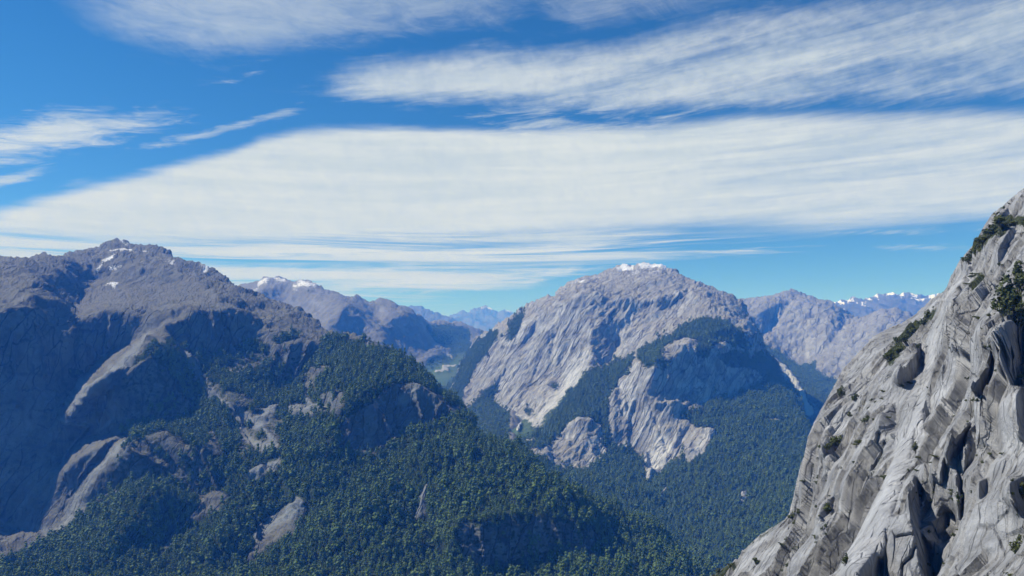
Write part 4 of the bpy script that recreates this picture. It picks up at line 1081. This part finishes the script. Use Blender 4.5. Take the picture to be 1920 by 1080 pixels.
M.build('cliff', SKY_M, 1150, 0.72, m_cliff, dict(forest=mo, snow=mo * 0, pale=pl, slab=np.maximum(np.clip(pl / 0.3, 0, 1), smooth_m)),
        [dict(k='plates', d=GD, n=GN, wa=24, wl=130, tilt=10.0, step=3.6, seed=3.0, jw=.6, tone=0.3, m='-slab'),
         dict(k='plates', d=(0.60, 0.55, 0.50), n=GN, wa=8.5, wl=40, tilt=3.4, step=1.3, seed=1.0, jw=.4, tone=0.42, m='-slab'),
         dict(k='plates', d=GD, n=GN, wa=3.2, wl=24, tilt=0.6, step=0.25, seed=5.0, jw=.2, m='-slab'),
         dict(k='plates', d=GD, n=GN, wa=4, wl=50, tilt=0.4, step=0.08, seed=8.0, jw=.1, m='slab'),
         dict(k='fbm', wl=14, amp=0.4, o=5, g=.6)], jag=0.9, rnd=(0.04, 14), back=0.35, drop=0.7, nblur=22.0, smooth=True, aim=GN, tonal=True, label='near grey granite cliff with tilted slabs, black cracks and a bright ramp', cat='cliff')


# ------------------------------------------------------------------ trees
def ico():
    t = (1 + 5 ** .5) / 2
    v = np.array([(-1, t, 0), (1, t, 0), (-1, -t, 0), (1, -t, 0), (0, -1, t), (0, 1, t), (0, -1, -t), (0, 1, -t), (t, 0, -1), (t, 0, 1), (-t, 0, -1), (-t, 0, 1)], float)
    v /= np.linalg.norm(v[0])
    f = np.array([(0, 11, 5), (0, 5, 1), (0, 1, 7), (0, 7, 10), (0, 10, 11), (1, 5, 9), (5, 11, 4), (11, 10, 2), (10, 7, 6), (7, 1, 8), (3, 9, 4), (3, 4, 2), (3, 2, 6), (3, 6, 8), (3, 8, 9), (4, 9, 5), (2, 4, 11), (6, 2, 10), (8, 6, 7), (9, 8, 1)])
    return v, f


IV, IF = ico()


def crown(blobs, tufts, h, r, seed):
    """unit-free crown: jittered leaf masses spread through the crown's volume plus loose leaf sprays at its edge"""
    g = np.random.default_rng(seed)
    vs, fs, n = [], [], 0
    for k in range(blobs):
        zc = h * (0.35 + 0.55 * (k + 0.5) / blobs)
        spread = r * 0.62 * (1 - 0.75 * ((k + .5) / blobs) ** 1.5)
        an = g.uniform(0, 2 * PI)
        c = np.array([math.cos(an) * spread, math.sin(an) * spread, zc]) + g.normal(0, r * .08, 3)
        br = r * g.uniform(0.34, 0.62) * (1 - 0.25 * k / blobs)
        v = IV * br * g.uniform(0.7, 1.3, (12, 1)) * (1, 1, 0.8) + c
        vs.append(v)
        fs.append(IF + n)
        n += 12
    for k in range(tufts):
        zc = h * g.uniform(0.25, 1.0)
        rr = r * (1.05 - 0.7 * (zc / h) ** 2) * g.uniform(.75, 1.08)
        an = g.uniform(0, 2 * PI)
        c = np.array([math.cos(an) * rr, math.sin(an) * rr, zc])
        tri = c + g.normal(0, r * 0.2, (3, 3))
        vs.append(tri)
        fs.append(np.array([[n, n + 1, n + 2]]))
        n += 3
    tw = np.array([(-.35, -.2, -2.0), (.35, -.2, -2.0), (0, .4, -2.0), (0, 0, h * .6)]) * np.array([1, 1, 1])
    vs.append(tw)
    fs.append(np.array([[n, n + 1, n + 3], [n + 1, n + 2, n + 3], [n + 2, n, n + 3]]))
    return np.concatenate(vs), np.concatenate(fs)


NEAR = [crown(7, 44, hh * 1.2, rr * 0.86, 10 + i) for i, (hh, rr) in enumerate([(13, 5.4), (15, 5.0), (11, 5.6), (17, 4.6), (14, 6.2)])]
FARV = [crown(3, 8, hh, rr, 40 + i) for i, (hh, rr) in enumerate([(13, 6.0), (15, 5.5), (11, 6.4)])]


def scatter(land, dens, nz_min, far_d, seed):
    g = np.random.default_rng(seed)
    P = land.P[:land.nfront]
    Fm = land.Mm['forest'][:land.nfront]
    e1 = P[:-1, 1:] - P[:-1, :-1]
    e2 = P[1:, :-1] - P[:-1, :-1]
    ar = np.linalg.norm(np.cross(e1, e2), axis=2)
    nz = land.N[:land.nfront][:-1, :-1, 2]
    cen = P[:-1, :-1]
    clump = fbm((cen.reshape(-1, 3) / 70.0), 3).reshape(ar.shape)
    if 'pale' in land.Mm:
        Fm = Fm - 1.15 * land.Mm['pale'][:land.nfront]
    pr = ar * dens * np.clip((Fm[:-1, :-1] + clump * 0.6 - 0.42) * 3.2, 0, 1) * np.clip((nz - nz_min) * 6, 0.02, 1)
    px, py = land.PX[:-1, :-1], land.PY[:-1, :-1]
    pr = pr * ((px > -60) & (px < 1980) & (py < 1130))
    pr = np.minimum(pr, 3.0)
    k = np.floor(pr + g.random(pr.shape)).astype(int)
    ii, jj = np.nonzero(k)
    rep = np.repeat(np.arange(len(ii)), k[ii, jj])
    ii, jj = ii[rep], jj[rep]
    a, b = g.random((2, len(ii), 1))
    pos = P[ii, jj] + e1[ii, jj] * a + e2[ii, jj] * b
    return pos, clump[ii, jj], land.PX[ii, jj], land.PY[ii, jj]


def tree_batch(pos, clump, variants, seed):
    g = np.random.default_rng(seed)
    n = len(pos)
    var = g.integers(0, len(variants), n)
    sc = np.clip(np.exp(g.normal(0.0, 0.34, n)), 0.4, 2.0) * (1 + 0.5 * clump)
    rot = g.uniform(0, 2 * PI, n)
    V, Fc, T, off = [], [], [], 0
    for q in range(len(variants)):
        s_ = np.nonzero(var == q)[0]
        v, f = variants[q]
        c, s2 = np.cos(rot[s_]), np.sin(rot[s_])
        x = (v[None, :, 0] * c[:, None] - v[None, :, 1] * s2[:, None]) * sc[s_, None]
        y = (v[None, :, 0] * s2[:, None] + v[None, :, 1] * c[:, None]) * sc[s_, None]
        z = v[None, :, 2] * sc[s_, None] * g.uniform(.85, 1.2, (len(s_), 1))
        W = np.stack([x, y, z], 2) + pos[s_, None, :]
        V.append(W.reshape(-1, 3))
        Fc.append((f[None] + (np.arange(len(s_)) * len(v))[:, None, None] + off).reshape(-1, 3))
        T.append(np.repeat(np.clip(g.random(len(s_)) ** 1.7 * 0.8 + clump[s_] * 0.55, 0, 1), len(v)))
        off += len(s_) * len(v)
    return np.concatenate(V), np.concatenate(Fc), np.concatenate(T), sc, rot


pL, cL, xL, yL = scatter(L, 0.0125, 0.12, 0, 5)
pC, cC, xC, yC = scatter(Cd, 0.0105, 0.12, 0, 6)
pE, cE, xE, yE = scatter(E, 0.006, 0.2, 0, 7)
pB, cB, xB, yB = scatter(B, 0.004, 0.2, 0, 8)
dL = np.linalg.norm(pL, axis=1)
vis = (xL > 10) & (xL < 1240) & (yL < 1070)
order = np.argsort(np.where(vis, dL, 1e9))
single = order[:300]
mass = order[300:]
print('trees', len(pL), len(pC), len(pE), len(pB))


def forest(name, batches, label):
    V, Fc, T, off = [], [], [], 0
    for (p, c, var, sd) in batches:
        if len(p) == 0:
            continue
        v, f, t, _, _ = tree_batch(p, c, var, sd)
        V.append(v)
        Fc.append(f + off)
        T.append(t)
        off += len(v)
    ob = mesh_from(name, np.concatenate(V), np.concatenate(Fc), m_tree)
    at = ob.data.attributes.new('tint', 'FLOAT', 'POINT')
    at.data.foreach_set('value', np.concatenate(T).astype(np.float32))
    ob['kind'] = 'stuff'
    ob['label'] = label
    ob['category'] = 'forest'


forest('forest', [(pL[mass], cL[mass], NEAR, 1)], 'dark green broadleaf forest on the spurs of the blue-grey massif')
forest('forest', [(pC, cC, NEAR, 2)], 'dense green forest on the slope below the pale granite dome')
forest('forest', [(pE, cE, FARV, 3), (pB, cB, FARV, 4)], 'far bluish forest on the floors of the two valleys behind')

tree_meshes = [mesh_from('forest_tree', v, f, m_tree_o, link=False).data for v, f in NEAR]
for i in single:
    o = bpy.data.objects.new('forest_tree', random.choice(tree_meshes))
    o.location = pL[i]
    o.rotation_euler = (0, 0, random.uniform(0, 2 * PI))
    s_ = random.uniform(.75, 1.3)
    o.scale = (s_, s_, s_ * random.uniform(.9, 1.2))
    o['label'] = 'rounded dark green forest tree on the lowest spur of the massif, along the bottom'
    o['category'] = 'tree'
    o['group'] = 'nearest forest trees on the lowest spurs'
    COL.objects.link(o)


# ------------------------------------------------------------------ shrubs and small trees on the near cliff
def leaf_cloud(n, rx, ry, rz, leaf, seed, lumps=7, z0=0.25):
    g = np.random.default_rng(seed)
    cs = g.normal(0, 0.42, (lumps, 3)) * (rx, ry, rz) + (0, 0, rz * (1 + z0))
    rs = g.uniform(.35, .6, lumps)
    k = g.integers(0, lumps, n)
    d = g.normal(size=(n, 3))
    d /= np.linalg.norm(d, axis=1, keepdims=True)
    c = cs[k] + d * (rs[k] * g.uniform(.55, 1.05, n))[:, None] * (rx, ry, rz)
    c[:, 2] = np.maximum(c[:, 2], -0.1)
    a = g.normal(size=(n, 3))
    a /= np.linalg.norm(a, axis=1, keepdims=True)
    b = np.cross(a, d + 0.3 * g.normal(size=(n, 3)))
    b /= np.linalg.norm(b, axis=1, keepdims=True) + 1e-6
    L_ = leaf * g.uniform(.7, 1.4, (n, 1))
    v = np.stack([c - a * L_, c + b * L_ * .5, c + a * L_, c - b * L_ * .5], 1).reshape(-1, 3)
    f = np.arange(4 * n).reshape(n, 4)
    return v, f, cs


def stems(cs, seed, r0):
    g = np.random.default_rng(seed)
    V, Fq, n = [], [], 0
    for c in cs:
        p0 = np.array([g.normal(0, .1), g.normal(0, .1), -0.6])
        pts = [p0, p0 * .4 + c * .45 + g.normal(0, .15, 3), c]
        for k, p in enumerate(pts):
            rr = r0 * (1 - .3 * k)
            for q in range(5):
                V.append(p + np.array([math.cos(q * 1.2566), math.sin(q * 1.2566), 0]) * rr)
        for k in range(2):
            for q in range(5):
                Fq.append((n + k * 5 + q, n + k * 5 + (q + 1) % 5, n + k * 5 + 5 + (q + 1) % 5, n + k * 5 + 5 + q))
        n += 15
    return np.array(V), np.array(Fq)


KIND = {}
for kname, (rx, ry, rz, leaf, n) in dict(bush=(1.0, 1.0, .75, .17, 420), tall=(.75, .75, 1.3, .17, 520), low=(1.5, 1.2, .5, .16, 480)).items():
    for q in range(3):
        v, f, cs = leaf_cloud(n, rx, ry, rz, leaf, 100 + q * 13 + len(kname), 8)
        sv, sf = stems(cs, q, .06)
        KIND[kname, q] = (mesh_from('foliage', v, f, m_shrub, link=False).data, mesh_from('stem', sv, sf, m_bark, link=False).data)

SHRUBS = [
    # photo column, row of the foot, width in photo px, kind, label
    (1882, 604, 34, 'tall', 'tall dark green tree at the left of the thicket above the crack'),
    (1903, 598, 44, 'tall', 'largest dark tree of the thicket high on the near cliff'),
    (1918, 560, 36, 'tall', 'tree at the top of the thicket high on the near cliff'),
    (1900, 560, 30, 'bush', 'bush in the upper middle of the cliff thicket'),
    (1912, 625, 30, 'tall', 'tree hanging below the cliff thicket over the dark recess'),
    (1822, 500, 22, 'bush', 'lowest shrub of the upper green ledge on the cliff edge'),
    (1836, 488, 26, 'bush', 'second shrub up the upper green ledge of the cliff'),
    (1850, 466, 26, 'bush', 'shrub in the middle of the upper green ledge of the cliff'),
    (1864, 448, 28, 'bush', 'broad shrub two thirds up the upper green ledge of the cliff'),
    (1880, 430, 28, 'bush', 'shrub near the top end of the upper green ledge of the cliff'),
    (1900, 420, 26, 'low', 'low shrub at the top end of the upper green ledge'),
    (1917, 414, 22, 'low', 'low shrub above the smooth grey slab at the edge of the frame'),
    (1833, 528, 24, 'low', 'low scrub patch under the rounded boulder below the upper ledge'),
    (1822, 584, 24, 'low', 'flat scrub on the small shelf left of the smooth grey slab'),
    (1668, 672, 22, 'bush', 'lowest bush of the diagonal green strip on the cliff shoulder'),
    (1684, 660, 22, 'bush', 'second bush of the diagonal green strip on the cliff shoulder'),
    (1698, 650, 22, 'bush', 'bush just left of the black recess on the diagonal green strip'),
    (1712, 630, 22, 'bush', 'bush above the black recess on the diagonal green strip'),
    (1726, 612, 22, 'bush', 'bush in the upper half of the diagonal green strip'),
    (1740, 596, 22, 'bush', 'bush near the top of the diagonal green strip'),
    (1733, 596, 14, 'tall', 'small upright tree at the top of the diagonal green strip'),
    (1576, 748, 14, 'tall', 'small lone tree on the smooth outer slab of the cliff'),
    (1600, 748, 20, 'bush', 'dull bush beside the lone tree on the outer slab'),
    (1632, 800, 20, 'bush', 'round bush on the ledge left of the split boulders'),
    (1567, 848, 32, 'bush', 'wide dark bush under the brown rock hollow'),
    (1556, 856, 20, 'bush', 'small bush against the wide dark bush under the hollow'),
    (1618, 842, 24, 'low', 'yellowish low scrub above the narrow gully'),
    (1717, 850, 12, 'tall', 'narrow upright tree on the right edge of the bright ramp'),
    (1655, 896, 15, 'bush', 'small round bush on the slab left of the bright ramp'),
    (1560, 978, 28, 'bush', 'dark bush in the hollow below the middle of the cliff foot'),
    (1592, 950, 16, 'tall', 'upright bush in the crack right of the dark hollow'),
    (1586, 985, 16, 'tall', 'yellow-green bush lower in the same crack'),
    (1548, 925, 14, 'low', 'small scrub in the crack above the dark hollow'),
    (1484, 972, 18, 'bush', 'bush at the notch where the cliff foot meets the lower slab'),
    (1475, 1015, 14, 'bush', 'small bush in the crack of the lower white slab'),
    (1418, 1058, 16, 'bush', 'small bush near the left end of the lower white slab'),
    (1452, 1076, 22, 'bush', 'bush at the bottom beside the lower white slab'),
    (1482, 1040, 14, 'low', 'small scrub right of the lower white slab'),
    (1586, 1060, 14, 'tall', 'narrow bush by the foot of the bright ramp'),
    (1350, 1074, 26, 'low', 'low green scrub on the farthest left shelf of the cliff foot'),
    (1372, 1066, 22, 'low', 'low green scrub next to the rounded grey block at the cliff foot'),
    (1736, 799, 10, 'low', 'little tuft on the flat grey slab right of the ramp'),
    (1822, 748, 14, 'bush', 'bush below the shiny leaning blocks'),
    (1794, 935, 10, 'tall', 'slim dark plant in the vertical crack'),
    (1728, 932, 9, 'bush', 'tiny bush in the black chimney right of the ramp'),
    (1892, 1030, 22, 'tall', 'dark tree left of the pale leaning block in the corner'),
    (1908, 1008, 16, 'tall', 'brighter tree right of the dark tree above the corner block'),
    (1916, 925, 18, 'tall', 'tree on the ledge above the curved overhang, at the edge of the frame'),
    (1886, 1074, 12, 'bush', 'small bush below the pale leaning block'),
    (1745, 734, 9, 'low', 'tiny tuft beside the top of the flat grey slab'),
    (1790, 660, 9, 'low', 'tiny tuft on the joint above the leaning blocks'),
]
for k, (px, py, wd, kind, label) in enumerate(SHRUBS):
    p, nrm = M.point(px, py)
    t = bpy.data.objects.new('shrub' if kind != 'tall' else 'small_tree', None)
    COL.objects.link(t)
    t.location = p - Vector((0, 0, 0.15))
    base_w = {'bush': 2.2, 'tall': 1.7, 'low': 3.2}[kind]
    s_ = wd / F * p.y / base_w
    t.rotation_euler = (0, 0, random.uniform(0, 6.28))
    t.scale = (s_, s_, s_)
    t['label'] = label
    t['category'] = 'shrub' if kind != 'tall' else 'tree'
    t['group'] = 'shrubs and small trees on the near cliff'
    fo, st = KIND[kind, k % 3]
    a = bpy.data.objects.new('foliage' if kind != 'tall' else 'crown', fo)
    b = bpy.data.objects.new('stem' if kind != 'tall' else 'trunk', st)
    for c in (a, b):
        COL.objects.link(c)
        c.parent = t

# small tufts rooted in the joints
g_ = np.random.default_rng(77)
Jn = M.joint.reshape(M.P.shape[:2])[:M.nfront]
SLb = M.Mm['slab'][:M.nfront]
ci, cj = np.nonzero((Jn < 0.9) & (SLb < 0.1) & (M.PX > 1400) & (M.PX < 1915) & (M.PY < 1075) & (M.PY > 380))
for q in g_.choice(len(ci), 130, replace=False):
    p = Vector(M.P[ci[q], cj[q]])
    t = bpy.data.objects.new('shrub', KIND[('low', 'bush')[q % 2], int(q) % 3][0])
    COL.objects.link(t)
    t.location = p
    s_ = g_.uniform(5, 12) / F * p.y / 2.4
    t.scale = (s_, s_, s_ * g_.uniform(.7, 1.3))
    t.rotation_euler = (0, 0, g_.uniform(0, 6.28))
    t['label'] = 'tiny dull green tuft rooted in a crack of the near cliff'
    t['category'] = 'shrub'
    t['group'] = 'tiny tufts in the cracks of the near cliff'

# ------------------------------------------------------------------ air
HAZE = 0.8e-4
bm_v = []
for z in (-1100, 800):
    for y in (-14000, 43500):
        for x in (-43500, 43500):
            bm_v.append((x, y, z))
hf = [(0, 2, 3, 1), (4, 5, 7, 6), (0, 1, 5, 4), (2, 6, 7, 3), (0, 4, 6, 2), (1, 3, 7, 5)]
hm = bpy.data.materials.new('haze')
hm.use_nodes = True
ht = hm.node_tree
ht.nodes.clear()
pv = ht.nodes.new('ShaderNodeVolumePrincipled')
pv.inputs['Color'].default_value = (0.055, 0.27, 1.0, 1)
pv.inputs['Absorption Color'].default_value = (1, 1, 1, 1)
pv.inputs['Density'].default_value = HAZE
pv.inputs['Anisotropy'].default_value = 0.0
oo = ht.nodes.new('ShaderNodeOutputMaterial')
ht.links.new(pv.outputs[0], oo.inputs['Volume'])
haze = mesh_from('haze', np.array(bm_v, float), np.array(hf), hm)
haze['kind'] = 'stuff'
